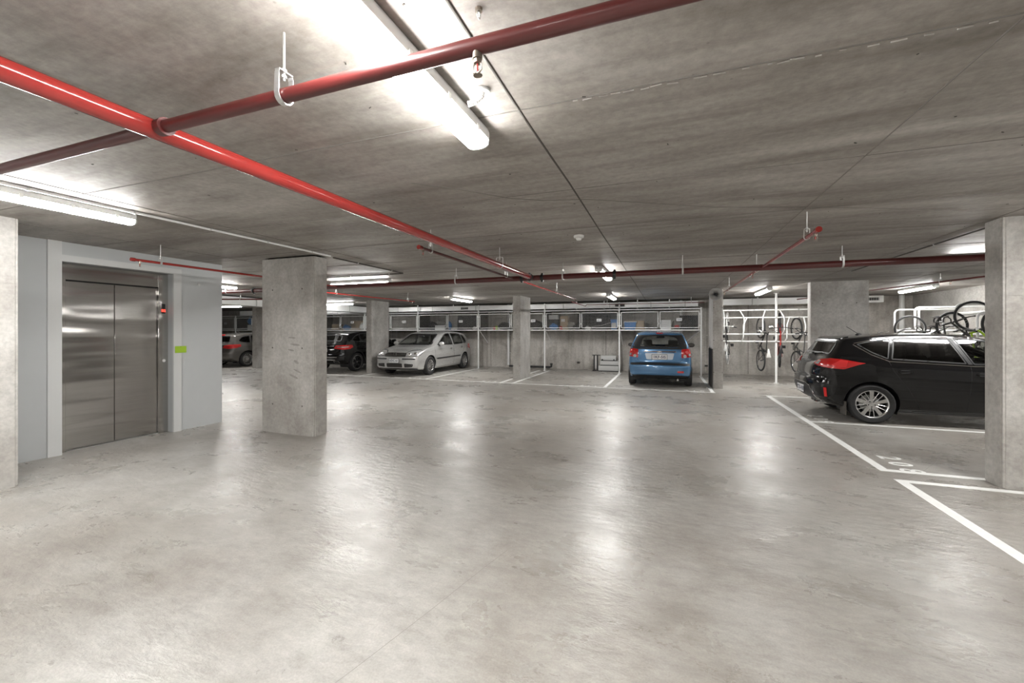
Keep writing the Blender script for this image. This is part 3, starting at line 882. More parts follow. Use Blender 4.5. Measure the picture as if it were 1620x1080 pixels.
# ================================================================== CARS
def catmull(pts, n):
    """resample a polyline of tuples (x,z,*extra) with a Catmull-Rom spline, n points equal in arc length"""
    P = [tuple(p) for p in pts]
    dense = []
    k = len(P)
    for i in range(k - 1):
        p0, p1, p2, p3 = P[max(i - 1, 0)], P[i], P[i + 1], P[min(i + 2, k - 1)]
        # centripetal-ish: scale tangents by local chord to avoid overshoot
        d1 = math.hypot(p2[0] - p1[0], p2[1] - p1[1]) + 1e-9
        d0 = math.hypot(p1[0] - p0[0], p1[1] - p0[1]) + 1e-9
        d2 = math.hypot(p3[0] - p2[0], p3[1] - p2[1]) + 1e-9
        for s in range(16):
            t = s / 16
            o = []
            for c in range(len(p1)):
                m1 = (p2[c] - p0[c]) / (d0 + d1) * d1 if i > 0 else (p2[c] - p1[c])
                m2 = (p3[c] - p1[c]) / (d1 + d2) * d1 if i < k - 2 else (p2[c] - p1[c])
                h = (2 * t**3 - 3 * t**2 + 1) * p1[c] + (t**3 - 2 * t**2 + t) * m1 + (-2 * t**3 + 3 * t**2) * p2[c] + (t**3 - t**2) * m2
                o.append(h)
            dense.append(o)
    dense.append(list(P[-1]))
    acc = [0]
    for a, b in zip(dense[:-1], dense[1:]):
        acc.append(acc[-1] + math.hypot(b[0] - a[0], b[1] - a[1]))
    out = []; j = 0
    for i in range(n):
        s = acc[-1] * i / (n - 1)
        while j < len(acc) - 2 and acc[j + 1] < s:
            j += 1
        t = (s - acc[j]) / max(acc[j + 1] - acc[j], 1e-9)
        out.append([dense[j][c] * (1 - t) + dense[j + 1][c] * t for c in range(len(dense[0]))])
    return out

def lerp_table(tab, x):
    if x <= tab[0][0]: return tab[0][1]
    if x >= tab[-1][0]: return tab[-1][1]
    for (a, fa), (b, fb) in zip(tab[:-1], tab[1:]):
        if a <= x <= b:
            t = (x - a) / (b - a)
            t = t * t * (3 - 2 * t) if True else t
            return fa + (fb - fa) * t
    return tab[-1][1]

def fillet(pts, r, seg=4):
    n = len(pts); out = []
    rs = r if isinstance(r, (list, tuple)) else [r] * n
    for i in range(n):
        p = Vector(pts[i]).to_2d() if len(pts[i]) > 2 else Vector(pts[i])
        a = Vector(pts[i - 1]) - p; b = Vector(pts[(i + 1) % n]) - p
        rr = min(rs[i], a.length * .45, b.length * .45)
        if rr < 1e-4:
            out.append(tuple(p)); continue
        A = p + a.normalized() * rr; B = p + b.normalized() * rr
        for k in range(seg + 1):
            t = k / seg
            q = A * (1 - t) ** 2 + p * 2 * t * (1 - t) + B * t * t
            out.append(tuple(q))
    return out

def densify(pts, step, closed=True):
    out = []
    n = len(pts)
    for i in range(n if closed else n - 1):
        a = Vector(pts[i]); b = Vector(pts[(i + 1) % n])
        k = max(1, int(math.ceil((b - a).length / step)))
        for j in range(k):
            out.append(tuple(a.lerp(b, j / k)))
    if not closed: out.append(tuple(pts[-1]))
    return out

def inside(p, poly):
    x, y = p; c = False; n = len(poly); j = n - 1
    for i in range(n):
        xi, yi = poly[i]; xj, yj = poly[j]
        if (yi > y) != (yj > y) and x < (xj - xi) * (y - yi) / (yj - yi) + xi:
            c = not c
        j = i
    return c

def area2(poly):
    return sum(poly[i][0] * poly[(i + 1) % len(poly)][1] - poly[(i + 1) % len(poly)][0] * poly[i][1] for i in range(len(poly)))

def inset(poly, d):
    """move a closed outline inwards by d (negative: outwards)"""
    s = 1 if area2(poly) > 0 else -1
    n = len(poly); out = []
    for i in range(n):
        a = Vector(poly[i - 1]); p = Vector(poly[i]); b = Vector(poly[(i + 1) % n])
        e1 = (p - a); e2 = (b - p)
        if e1.length < 1e-7: e1 = e2
        if e2.length < 1e-7: e2 = e1
        e1.normalize(); e2.normalize()
        n1 = Vector((-e1.y, e1.x)) * s; n2 = Vector((-e2.y, e2.x)) * s
        m = (n1 + n2)
        if m.length < 1e-6: m = n1
        m.normalize()
        k = 1 / max(.5, m.dot(n1))
        out.append(tuple(p + m * d * k))
    return out

VIEWS = {  # inward ray direction, horizontal axis
    'left': (Vector((0, -1, 0)), Vector((1, 0, 0))),
    'right': (Vector((0, 1, 0)), Vector((1, 0, 0))),
    'front': (Vector((-1, 0, 0)), Vector((0, 1, 0))),
    'rear': (Vector((1, 0, 0)), Vector((0, 1, 0))),
    'rearleft': (Vector((1, -1, 0)).normalized(), Vector((1, 1, 0)).normalized()),
    'rearright': (Vector((1, 1, 0)).normalized(), Vector((-1, 1, 0)).normalized()),
    'frontleft': (Vector((-1, -1, 0)).normalized(), Vector((-1, 1, 0)).normalized()),
    'frontright': (Vector((-1, 1, 0)).normalized(), Vector((1, 1, 0)).normalized()),
    'top': None,
}

class Car:
    def __init__(s, name, label, hw, top, bot, belt, plan, tumble, wr, ax_f, ax_r, paint, loc, rz, sec=None, nose_n=3.2):
        s.hw, s.belt, s.plan, s.tumble = hw, belt, plan, tumble
        s.wr, s.axf, s.axr, s.paint = wr, ax_f, ax_r, paint
        s.sec = sec or [(0.0, .90), (0.12, .955), (0.35, .99), (0.62, 1.0), (0.85, .985), (1.0, .955)]
        s.root = thing(name, label, 'car', (loc[0], loc[1], 0), rz)
        s.make(top, bot, nose_n)
    def W(s, x, z):
        bz = lerp_table(s.belt, x)
        f = lerp_table(s.plan, x) * s.hw
        z0 = .18
        if z <= bz:
            t = max(0, (z - z0) / (bz - z0))
            return f * lerp_table(s.sec, t)
        u = z - bz
        return f * s.sec[-1][1] - s.tumble[0] * u - s.tumble[1] * u * u
    def make(s, top, bot, nn):
        N, K, Mr = 170, 11, 46
        T = catmull(top, N); B = catmull(bot, N)
        def insetpath(P, up):
            out = []
            for i, p in enumerate(P):
                a = P[max(i - 1, 0)]; b = P[min(i + 1, N - 1)]
                tx, tz = b[0] - a[0], b[1] - a[1]
                l = math.hypot(tx, tz) or 1
                tx /= l; tz /= l
                # top path runs front -> rear; inward is to its left (down) ; bottom path inward is up
                nx, nz = (-tz, tx) if up else (tz, -tx)
                out.append((nx, nz))
            # smooth normals
            for _ in range(6):
                q = []
                for i in range(N):
                    a = out[max(i - 1, 0)]; b = out[min(i + 1, N - 1)]; c = out[i]
                    v = (a[0] + 2 * c[0] + b[0], a[1] + 2 * c[1] + b[1]); l = math.hypot(*v) or 1
                    q.append((v[0] / l, v[1] / l))
                out = q
            return out
        nt = insetpath(T, True); nb = insetpath(B, False)
        # shared ends: same normal
        for e in (0, N - 1):
            sx = -1 if e == 0 else 1
            nt[e] = nb[e] = (sx, 0)
        for i in range(1, 9):
            for e, sx in ((i, -1), (N - 1 - i, 1)):
                k = i / 9
                for L in (nt, nb):
                    v = (L[e][0] * k + sx * (1 - k), L[e][1] * k); l = math.hypot(*v) or 1
                    L[e] = (v[0] / l, v[1] / l)
        half = []          # rows of columns i: list of points from top centre, over the side, to bottom centre
        for i in range(N):
            colp = []
            Tx, Tz, D = T[i][0], T[i][1], T[i][2]
            Bx, Bz, Db = B[i][0], B[i][1], B[i][2]
            ex = 2 / nn
            ti = (Tx + nt[i][0] * D, Tz + nt[i][1] * D)
            bi = (Bx + nb[i][0] * Db, Bz + nb[i][1] * Db)
            for k in range(K):
                ph = PI / 2 * k / K
                q = math.sin(ph) ** ex; dl = D * (1 - math.cos(ph) ** ex)
                x = Tx + nt[i][0] * dl; z = Tz + nt[i][1] * dl
                colp.append((x, q * s.W(ti[0], ti[1]) if k else 0.0, z))
            for k in range(Mr + 1):
                t = k / Mr
                x = ti[0] * (1 - t) + bi[0] * t; z = ti[1] * (1 - t) + bi[1] * t
                colp.append((x, s.W(x, z), z))
            for k in range(K - 1, -1, -1):
                ph = PI / 2 * k / K
                q = math.sin(ph) ** ex; dl = Db * (1 - math.cos(ph) ** ex)
                x = Bx + nb[i][0] * dl; z = Bz + nb[i][1] * dl
                colp.append((x, q * s.W(bi[0], bi[1]) if k else 0.0, z))
            half.append(colp)
        m = len(half[0])
        mb = MB()
        vs = [p for c in half for p in c]
        fs = []
        for i in range(N - 1):
            for j in range(m - 1):
                a, b, c, d = i * m + j, (i + 1) * m + j, (i + 1) * m + j + 1, i * m + j + 1
                fs.append((a, b, c, d))
        mb.add(vs, fs)
        mb.add([(x, -y, z) for x, y, z in vs], [f[::-1] for f in fs])
        bm = bmesh.new()
        V = [bm.verts.new(v) for v in mb.v]
        for f in mb.f:
            try: bm.faces.new([V[k] for k in f])
            except ValueError: pass
        bmesh.ops.remove_doubles(bm, verts=bm.verts, dist=0.0008)
        bmesh.ops.dissolve_degenerate(bm, edges=bm.edges, dist=0.0005)
        bmesh.ops.recalc_face_normals(bm, faces=bm.faces)
        s.bm = bm
        s.bvh = BVHTree.FromBMesh(bm)
    # ---- projecting outlines
    def hit(s, view, u, z, off=0.0):
        d, ax = VIEWS[view]
        o = ax * u - d * 5 + Vector((0, 0, z))
        p, n, i, dist = s.bvh.ray_cast(o, d, 12)
        if p is None:
            p, n, i, dist = s.bvh.find_nearest(ax * u - d * 1.0 + Vector((0, 0, z)))
        if n.dot(d) > 0: n = -n
        return p + n * off, n
    def patch(s, name, view, outline, mat, off=.003, parent=None, res=.05, skirt=.008, label=None, mirror=False):
        poly = densify(outline, res)
        n = len(poly)
        pts = [Vector(p) for p in poly]
        xs = [p[0] for p in poly]; ys = [p[1] for p in poly]
        ins = inset(poly, res * .35)
        x = min(xs) + res * .5
        while x < max(xs):
            y = min(ys) + res * .5
            while y < max(ys):
                if inside((x, y), ins): pts.append(Vector((x, y)))
                y += res
            x += res
        r = delaunay_2d_cdt(pts, [(i, (i + 1) % n) for i in range(n)], [], 1, 1e-5)
        vs2, fs2 = r[0], r[2]
        bm = bmesh.new()
        V = []; NN = []
        for p in vs2:
            h, nn = s.hit(view, p[0], p[1], off)
            V.append(bm.verts.new(h)); NN.append(nn)
        d = VIEWS[view][0]
        for f in fs2:
            try: bm.faces.new([V[k] for k in f])
            except ValueError: pass
        bm.normal_update()
        for f in bm.faces:
            if f.normal.dot(d) > 0: f.normal_flip()
        if skirt > 0:
            bnd = [e for e in bm.edges if len(e.link_faces) == 1]
            nm = {v: NN[k] for k, v in enumerate(V)}
            g = bmesh.ops.extrude_edge_only(bm, edges=bnd)
            nv = [v for v in g['geom'] if isinstance(v, bmesh.types.BMVert)]
            done = {}
            for v in nv:
                best = min(nm, key=lambda q: (q.co - v.co).length_squared) if len(nm) < 60 else None
                if best is None:
                    for e in v.link_edges:
                        q = e.other_vert(v)
                        if q in nm: best = q; break
                if best is not None: done[v] = nm[best]
            for v, nn in done.items(): v.co -= nn * (skirt + off)
        me = bpy.data.meshes.new(name)
        bm.to_mesh(me); bm.free()
        me.shade_smooth(); me.set_sharp_from_angle(angle=R(50))
        me.materials.append(mat)
        o = link(name, me, parent or s.root, label=label)
        return o
    def strip(s, name, view, outline, wdt, mat, off=.004, parent=None, closed=True, label=None, skirt=.008):
        poly = densify(outline, .05, closed)
        if closed:
            inn = inset(poly, wdt)
        else:
            inn = []
            for i, p in enumerate(poly):
                a = Vector(poly[max(i - 1, 0)]); b = Vector(poly[min(i + 1, len(poly) - 1)])
                t = (b - a).normalized(); inn.append(tuple(Vector(p) + Vector((-t.y, t.x)) * wdt))
        n = len(poly)
        m = MB()
        vs = []
        for p, q in zip(poly, inn):
            a, na = s.hit(view, p[0], p[1], off); b, nb_ = s.hit(view, q[0], q[1], off)
            vs += [a - na * (skirt + off), a, b, b - nb_ * (skirt + off)]
        fs = []
        for i in range(n if closed else n - 1):
            j = (i + 1) % n
            for k in range(3):
                fs.append((i * 4 + k, j * 4 + k, j * 4 + k + 1, i * 4 + k + 1))
        m.add(vs, fs)
        o = m.build(name, mat, parent or s.root, smooth=True)
        if label: o['label'] = label
        return o
    def cut(s, view, outline, nmin=.2, snap=.035, xr=None):
        d, ax = VIEWS[view]
        dele = []
        for f in s.bm.faces:
            if f.normal.dot(d) > -nmin: continue
            c = f.calc_center_median()
            if xr and not (xr[0] < c.x < xr[1]): continue
            if inside((c.dot(ax), c.z), outline): dele.append(f)
        bmesh.ops.delete(s.bm, geom=dele, context='FACES')
        segs = list(zip(outline, outline[1:] + outline[:1]))
        for v in s.bm.verts:
            if not v.is_boundary: continue
            if v.normal.dot(d) > -.05: continue
            if xr and not (xr[0] < v.co.x < xr[1]): continue
            p = Vector((v.co.dot(ax), v.co.z)); best = None; bd = snap
            for a, b in segs:
                a = Vector(a); b = Vector(b); ab = b - a
                t = max(0, min(1, (p - a).dot(ab) / max(ab.length_squared, 1e-12)))
                q = a + ab * t; dd = (q - p).length
                if dd < bd: bd = dd; best = q
            if best is not None:
                v.co += ax * (best.x - p.x); v.co.z = best.y
    def window(s, name, view, outline, mat, seal=.022, cutit=True, sealmat=None, xr=None, off=.002, nmin=.2):
        o = s.patch(name, view, outline, mat, off=off, skirt=0)
        s.strip('window_seal', view, inset(outline, -.006), seal, sealmat or mblack, off=off + .0015, parent=o)
        if cutit: s.cuts.append((view, inset(densify(outline, .04), seal * .5), nmin, xr))
        return o
    cuts = None
    def finish(s):
        for view, o, nm, xr in s.cuts: s.cut(view, o, nm, xr=xr)
        for cx in (s.axf, s.axr):
            Rr = s.wr + .045
            circ = [(cx + Rr * math.cos(2 * PI * k / 48), s.wr + Rr * math.sin(2 * PI * k / 48)) for k in range(48)]
            # everything under the arch down to the sill goes too
            circ2 = [p for p in circ if p[1] >= s.wr] + [(cx - Rr, s.wr - .5), (cx + Rr, s.wr - .5)]
            for v in ('left', 'right'):
                s.cut(v, circ, .15, .03)
            # liner and arch lip
            n = 26
            for side in (1, -1):
                m = MB()
                ye = (s.W(cx, s.wr + .2) - .03) * side
                vs = []
                for k in range(n + 1):
                    a = R(-25) + R(230) * k / n
                    x = cx + (Rr + .004) * math.cos(a); z = s.wr + (Rr + .004) * math.sin(a)
                    yo, _ = s.hit('left' if side > 0 else 'right', x, z)
                    vs += [(x, (abs(yo.y) - .004) * side if abs(yo.y) > .3 else ye, z), (x, side * .42, z)]
                vs.append((cx, side * .42, s.wr))
                fs = [(2 * k, 2 * k + 2, 2 * k + 3, 2 * k + 1) for k in range(n)] + [(2 * k + 1, 2 * k + 3, len(vs) - 1) for k in range(n)]
                m.add(vs, fs)
                m.build('wheel_arch_liner', mblack, s.root)
        me = bpy.data.meshes.new('body')
        bmesh.ops.recalc_face_normals(s.bm, faces=s.bm.faces)
        s.bm.to_mesh(me); s.bm.free(); s.bm = None
        me.shade_smooth(); me.set_sharp_from_angle(angle=R(45))
        me.materials.append(s.paint)
        link('body', me, s.root)
    def arch_lip(s, wdt=.02, mat=None, off=.004, r_add=0):
        for cx in (s.axf, s.axr):
            Rr = s.wr + .045 + r_add
            arc = [(cx + Rr * math.cos(R(-18 + 216 * k / 22)), s.wr + Rr * math.sin(R(-18 + 216 * k / 22))) for k in range(23)]
            for v in ('left', 'right'):
                s.strip('arch_lip', v, arc[::-1], wdt, mat or s.paint, off=off, closed=False, skirt=.012)
    def wheels(s, rim_fn, track=None, tw=.20, rimr=.62):
        t = track or s.hw - .015
        for cx in (s.axf, s.axr):
            for side in (1, -1):
                r = s.wr
                ri = r * rimr
                # tyre lathe about y, outer face towards +y then flipped
                prof = [(ri, -tw * .42), (ri + .02, -tw * .48), (r - .03, -tw * .5), (r - .008, -tw * .40), (r, -tw * .2), (r, tw * .2), (r - .008, tw * .40), (r - .03, tw * .5), (ri + .035, tw * .5), (ri + .012, tw * .47), (ri, tw * .43), (ri - .005, 0)]
                y = side * (t - tw / 2)
                mt = MB().lathe(prof, (0, 0, 0), 'y', 44, closed=True)
                # tread grooves
                me = mt.mesh('wheel', mblackrub, smooth=True)
                wh = link('wheel', me, s.root, (cx, y, r))
                rim_fn(wh, side, ri, tw)
    def handle(s, x, z, view, mat=None, ln=.17):
        p, n = s.hit(view, x, z, .022)
        m = MB()
        sy = 1 if view == 'left' else -1
        m.tube([(x - ln / 2, p.y - sy * .022, z), (x - ln * .38, p.y, z), (x, p.y + sy * .006, z + .002), (x + ln * .38, p.y, z), (x + ln / 2, p.y - sy * .022, z)], .011, 8)
        o = m.build('door_handle', mat or s.paint, s.root, smooth=True)
        s.patch('handle_cup', view, fillet([(x - .06, z - .03), (x + .06, z - .03), (x + .06, z + .025), (x - .06, z + .025)], .02), mblack, off=.001, parent=o, skirt=0, res=.03)
    def mirror(s, x, z, side, mat=None):
        p, n = s.hit('left' if side > 0 else 'right', x, z)
        m = MB()
        cy = p.y + side * .13
        m.ell((x + .01, cy, z + .045), .06, .105, .070, 16, 10)
        o = m.build('mirror', mat or s.paint, s.root, smooth=True)
        g = MB().obox((x - .045, cy, z + .048), .012, .155, .095).build('mirror_glass', mdarkmirror, o, bevel=.004)
        MB().tube([(x, p.y - side * .01, z - .02), (x, p.y + side * .05, z - .01), (x + .005, cy, z + .02)], .022, 8).build('mirror_foot', mblack, o, smooth=True)
    def plate(s, view, z, txt, off=.02, y=0.0, w_=.37, h_=.13, label=None):
        p, n = s.hit(view, y, z, off)
        sx = -1 if view == 'rear' else 1
        b = MB().obox((p.x, y, z), .008, w_, h_).build('number_plate', mplate, s.root, bevel=.003, label=label)
        me = text_mesh(txt, h_ * .78, mink, .0008, bold=.002)
        o = link('plate_characters', me, b)
        o.rotation_euler = (R(90), 0, R(90) if sx > 0 else R(-90))
        o.location = (p.x + sx * .0045, y, z)
        MB().obox((p.x - sx * .006, y, z), .008, w_ + .02, h_ + .02).build('plate_holder', mblack, b, bevel=.003)
    def cabin(s, xf, xr, zfl, wdt, mat=mseat, headrest=True, hz=1.18):
        f = MB().box(xr - .35, xf + .75, -wdt, wdt, zfl, zfl + .03)
        f.build('cabin_floor', mblack, s.root)
        for y in (-.36, .36):
            m = MB()
            m.obox((xf, y, .52), .5, .50, .16)
            m.obox((xf - .28, y, .80), .13, .48, .56, Matrix.Rotation(R(-14), 3, 'Y'))
            m.build('front_seat', mat, s.root, bevel=.045)
            MB().obox((xf - .38, y, hz), .09, .27, .20, Matrix.Rotation(R(-10), 3, 'Y')).build('headrest', mat, s.root, bevel=.035)
        m = MB()
        m.obox((xr, 0, .52), .45, 1.16, .16)
        m.obox((xr - .27, 0, .76), .12, 1.16, .46, Matrix.Rotation(R(-14), 3, 'Y'))
        m.build('rear_bench', mat, s.root, bevel=.04)
        for y in (-.36, .36):
            MB().obox((xr - .34, y, hz - .12), .08, .25, .13, Matrix.Rotation(R(-10), 3, 'Y')).build('headrest', mat, s.root, bevel=.03)
        MB().box(xf + .42, xf + .80, -wdt * .98, wdt * .98, .70, .93).build('dashboard', mblack, s.root, bevel=.05)
        sw = MB().lathe([(.175, -.012), (.187, 0), (.175, .012), (.163, 0)], (0, 0, 0), 'z', 24, closed=True)
        sw.obox((0, 0, 0), .33, .05, .02); sw.ell((0, 0, 0), .055, .055, .02)
        o = sw.build('steering_wheel', mblack, s.root, smooth=True)
        o.location = (xf + .36, -.36, .90); o.rotation_euler = (0, R(-65), 0)
        m = MB().obox((xf + .50, 0, 1.30), .02, .24, .06)
        m.build('inner_mirror', mblack, s.root, bevel=.01)

def spokes(wh, side, ri, tw, n, mat, w0=.035, w1=.05, pair=0, rim_w=.018, rimmat=None, hubr=.06, back=mdarkgap, dish=.02, depth=.016, bolts=0):
    """alloy: bright rim ring, n tapering spokes, hub; sits on the tyre's outer face"""
    y = side * tw * .40
    m = MB()
    m.lathe([(ri + .004, y + side * .010), (ri - rim_w * .3, y + side * .012), (ri - rim_w, y), (ri - rim_w - .006, y - side * .06), (ri - rim_w - .008, -side * tw * .4), (ri + .002, -side * tw * .4)], (0, 0, 0), 'y', 44, closed=True)
    r0 = hubr * .7; r1 = ri - rim_w * .6
    for k in range(n):
        for sgn in ((-1, 1) if pair else (0,)):
            a = 2 * PI * k / n + PI / 2
            a0 = a + sgn * pair * .35; a1 = a + sgn * pair
            def pt(r, ang, lat, yy):
                return (r * math.cos(ang) - lat * math.sin(ang), yy, r * math.sin(ang) + lat * math.cos(ang))
            yo = y - side * dish; yr = y - side * .004
            q0, q1 = w0 / 2, w1 / 2
            vs = [pt(r0, a0, -q0, yo), pt(r0, a0, q0, yo), pt(r1, a1, q1, yr), pt(r1, a1, -q1, yr),
                  pt(r0, a0, -q0, yo - side * depth * 2), pt(r0, a0, q0, yo - side * depth * 2), pt(r1, a1, q1, yr - side * depth * 2), pt(r1, a1, -q1, yr - side * depth * 2)]
            m.add(vs, [(0, 1, 2, 3), (7, 6, 5, 4), (0, 4, 5, 1), (1, 5, 6, 2), (2, 6, 7, 3), (3, 7, 4, 0)])
    m.lathe([(.001, y - side * dish + side * .006), (hubr * .6, y - side * dish + side * .006), (hubr, y - side * dish), (hubr, y - side * .06)], (0, 0, 0), 'y', 24)
    o = m.build('rim', mat, wh)
    o.data.shade_smooth(); o.data.set_sharp_from_angle(angle=R(30))
    MB().lathe([(.001, -side * .02), (ri * .62, -side * .02), (ri * .62, -side * .035), (.001, -side * .035)], (0, 0, 0), 'y', 28).build('brake_disc', mgalv, wh)
    MB().lathe([(.001, -side * .045), (ri * .95, -side * .045), (ri * .95, -side * .055), (.001, -side * .055)], (0, 0, 0), 'y', 28).build('wheel_back', back, wh)
    if bolts:
        b = MB()
        for k in range(bolts):
            a = 2 * PI * (k + .5) / bolts + PI / 2
            b.cyl((hubr * .72 * math.cos(a), y - side * (dish - .003), hubr * .72 * math.sin(a)), (hubr * .72 * math.cos(a), y - side * (dish - .010), hubr * .72 * math.sin(a)), .009, 8)
        b.build('wheel_nuts', mblack, wh)

def seams(c, x_list, zb, zt, views=('left', 'right')):
    for v in views:
        for pts in x_list:
            c.strip('door_seam', v, pts, .006, mdarkgap, off=.0012, closed=False, skirt=.002)

def emblem(c, view, z, r, y=0.0, kind='ring', off=.012):
    p, n = c.hit(view, y, z, off)
    sx = 1 if view == 'front' else -1
    m = MB()
    m.lathe([(r, 0), (r, .008), (r * .84, .008), (r * .84, 0)], (0, 0, 0), 'x', 28, closed=True)
    if kind == 'vw':
        def bar(a, b):
            a = Vector((.004, a[0] * r, a[1] * r)); b = Vector((.004, b[0] * r, b[1] * r)); d = (b - a)
            ang = math.atan2(d.z, d.y)
            m.obox((a + b) / 2, .008, d.length, r * .13, Matrix.Rotation(ang, 3, 'X'))
        bar((-.42, .75), (0, .12)); bar((.42, .75), (0, .12))
        bar((-.78, .35), (-.38, -.68)); bar((-.38, -.68), (0, .02)); bar((0, .02), (.38, -.68)); bar((.38, -.68), (.78, .35))
    elif kind == 'oval':
        m = MB()
        m.lathe([(r, 0), (r, .008), (r * .82, .008), (r * .82, 0)], (0, 0, 0), 'x', 28, closed=True)
        m.v = [(a, b * 1.7, d) for a, b, d in m.v]
        m.obox((.004, -r * .45, 0), .006, r * .2, r * 1.4, Matrix.Rotation(R(-20), 3, 'X')); m.obox((.004, r * .45, 0), .006, r * .2, r * 1.4, Matrix.Rotation(R(-20), 3, 'X'))
        m.obox((.004, 0, 0), .006, r * 1.0, r * .22, Matrix.Rotation(R(25), 3, 'X'))
    elif kind == 'star':
        for k in range(3):
            a = R(90 + 120 * k)
            m.obox((.004, r * .45 * math.cos(a), r * .45 * math.sin(a)), .006, r * .9, r * .12, Matrix.Rotation(a, 3, 'X'))
    o = m.build('emblem', mchrome, c.root, smooth=False)
    o.location = p
    if sx < 0: o.rotation_euler = (0, 0, PI)
    return o

# ------------------------------------------------ silver hatchback (nose to the camera)
psilver = paint('silver_paint', (0.60, 0.60, 0.59), .55, .28)
g = Car('hatchback_car', 'silver five-door hatchback parked nose out under the storage cages', .88,
    top=[(2.155, .47, .34), (2.15, .56, .32), (2.125, .64, .28), (2.06, .735, .20), (1.95, .80, .13), (1.7, .875, .085), (1.4, .935, .06), (1.08, .985, .05), (.98, 1.015, .06), (.70, 1.19, .085), (.38, 1.365, .085), (.15, 1.435, .07), (-.25, 1.48, .06), (-.7, 1.485, .06), (-1.2, 1.455, .065), (-1.52, 1.405, .07), (-1.66, 1.335, .09), (-1.80, 1.16, .12), (-1.90, 1.0, .14), (-1.955, .88, .18), (-1.98, .74, .24), (-2.035, .65, .28), (-2.045, .50, .30)],
    bot=[(2.155, .47, .34), (2.15, .36, .32), (2.10, .26, .22), (1.9, .19, .08), (1.3, .17, .04), (0, .17, .04), (-1.3, .18, .04), (-1.8, .21, .08), (-1.98, .30, .2), (-2.035, .40, .28), (-2.045, .50, .30)],
    belt=[(-2.0, 1.03), (-1.4, 1.02), (0, .975), (.9, .95), (1.5, .90), (2.1, .8)], plan=[(-2.1, .90), (-1.3, .99), (-.3, 1.0), (1.1, .995), (1.6, .97), (2.2, .90)],
    tumble=(.30, .28), wr=.315, ax_f=1.29, ax_r=-1.29, paint=psilver, loc=(-8.40, 13.75), rz=R(-90))
g.cuts = []
g.window('windscreen', 'front', fillet([(-.70, 1.005), (.70, 1.005), (.56, 1.375), (-.56, 1.375)], .05), mglass, seal=.03, xr=(0, 1.2), nmin=.1)
g.window('rear_window', 'rear', fillet([(-.60, 1.02), (.60, 1.02), (.50, 1.33), (-.50, 1.33)], .08), mglass, xr=(-2.1, -1.3))
for v in ('left', 'right'):
    g.window('side_window', v, fillet([(.78, 1.005), (.13, 1.345), (-.05, 1.395), (-.30, 1.405), (-.32, .985)], [.02, .04, .04, .03, .03]), mglass, nmin=.1)
    g.window('side_window', v, fillet([(-.40, .99), (-.385, 1.405), (-.85, 1.40), (-1.13, 1.375), (-1.16, 1.01)], .03), mglass, nmin=.1)
    g.window('quarter_window', v, fillet([(-1.205, 1.015), (-1.185, 1.36), (-1.36, 1.30), (-1.46, 1.12), (-1.44, 1.03)], .035), mglass, nmin=.1)
    seams(g, [[(1.0, .90), (.98, .5), (.93, .28), (.80, .235), (-.9, .235)], [(-.35, .98), (-.37, .25)], [(-1.30, 1.0), (-1.20, .80), (-1.0, .62), (-.90, .42), (-.88, .25)]], 0, 0, (v,))
    g.strip('rub_strip', v, [(.90, .555), (-.88, .575)], .045, mblack, off=.012, closed=False, skirt=.012)
    g.handle(-.16, .85, v); g.handle(-1.02, .875, v)
    s_ = 1 if v == 'left' else -1
    g.mirror(.70, 1.0, s_)
    # wrap-round headlamp
    hv = 'frontleft' if s_ > 0 else 'frontright'
    if s_ > 0:
        ol = [((1.0, .37), .64), ((.98, .42), .78), ((.9, .60), .845), ((.70, .80), .86), ((.66, .82), .78), ((.78, .76), .67), ((.9, .60), .635)]
    def uu(x, y): return (-x + abs(y)) * .70711 * 1.0
    P3 = [(2.12, .40, .655), (2.03, .42, .79), (1.90, .62, .85), (1.70, .80, .862), (1.68, .82, .79), (1.86, .78, .68), (2.02, .64, .645)]
    if s_ > 0:
        ol = [((-x + y) * .70711, z) for x, y, z in P3]
    else:
        ol = [((x - y) * .70711, z) for x, y, z in P3]
    hl = g.patch('headlamp', hv, fillet(ol, .04), mclearlens, off=.006, res=.03)
    g.strip('lamp_surround', hv, fillet(ol, .04), .010, mblack, off=.009, parent=hl)
    for (x, y, rr, z) in ((2.02, .50, .058, .735), (1.93, .66, .066, .755)):
        u = (-x + y) * .70711 * s_ if s_ > 0 else (x - y) * .70711
        p, n = g.hit(hv, u, z, .007)
        MB().cyl(p - n * .01, p + n * .006, rr, 20, r2=rr * .7).build('reflector_bowl', mchrome, hl, smooth=True)
# grille, bumper details
gr = g.patch('grille', 'front', fillet([(-.40, .645), (.40, .645), (.44, .775), (-.44, .775)], .02), mblack, off=.004)
for z in (.675, .715, .755):
    g.strip('grille_bar', 'front', [(-.40, z - .006), (.40, z - .006)], .012, mchrome, off=.014, closed=False, parent=gr, skirt=.012)
emblem(g, 'front', .715, .072, kind='vw', off=.022)
for pts, nm in ((fillet([(-.30, .30), (.30, .30), (.30, .43), (-.30, .43)], .03), 'lower_grille'), (fillet([(.38, .30), (.66, .32), (.68, .41), (.38, .43)], .03), 'lower_grille'), (fillet([(-.38, .30), (-.66, .32), (-.68, .41), (-.38, .43)], .03), 'lower_grille')):
    o = g.patch(nm, 'front', pts, mblack, off=.002)
    x0_, x1_ = min(p[0] for p in pts), max(p[0] for p in pts)
    for z in (.335, .365, .395):
        g.strip('louvre', 'front', [(x0_ + .02, z - .004), (x1_ - .02, z - .004)], .008, mseam, off=.006, closed=False, parent=o, skirt=.004)
for a, b in ((.30, .74), (-.74, -.30)):
    g.patch('bumper_strip', 'front', fillet([(a, .555), (b, .555), (b, .595), (a, .595)], .012), mblack, off=.012)
g.patch('front_lip', 'front', fillet([(-.76, .235), (.76, .235), (.76, .265), (-.76, .265)], .01), mblack, off=.008)
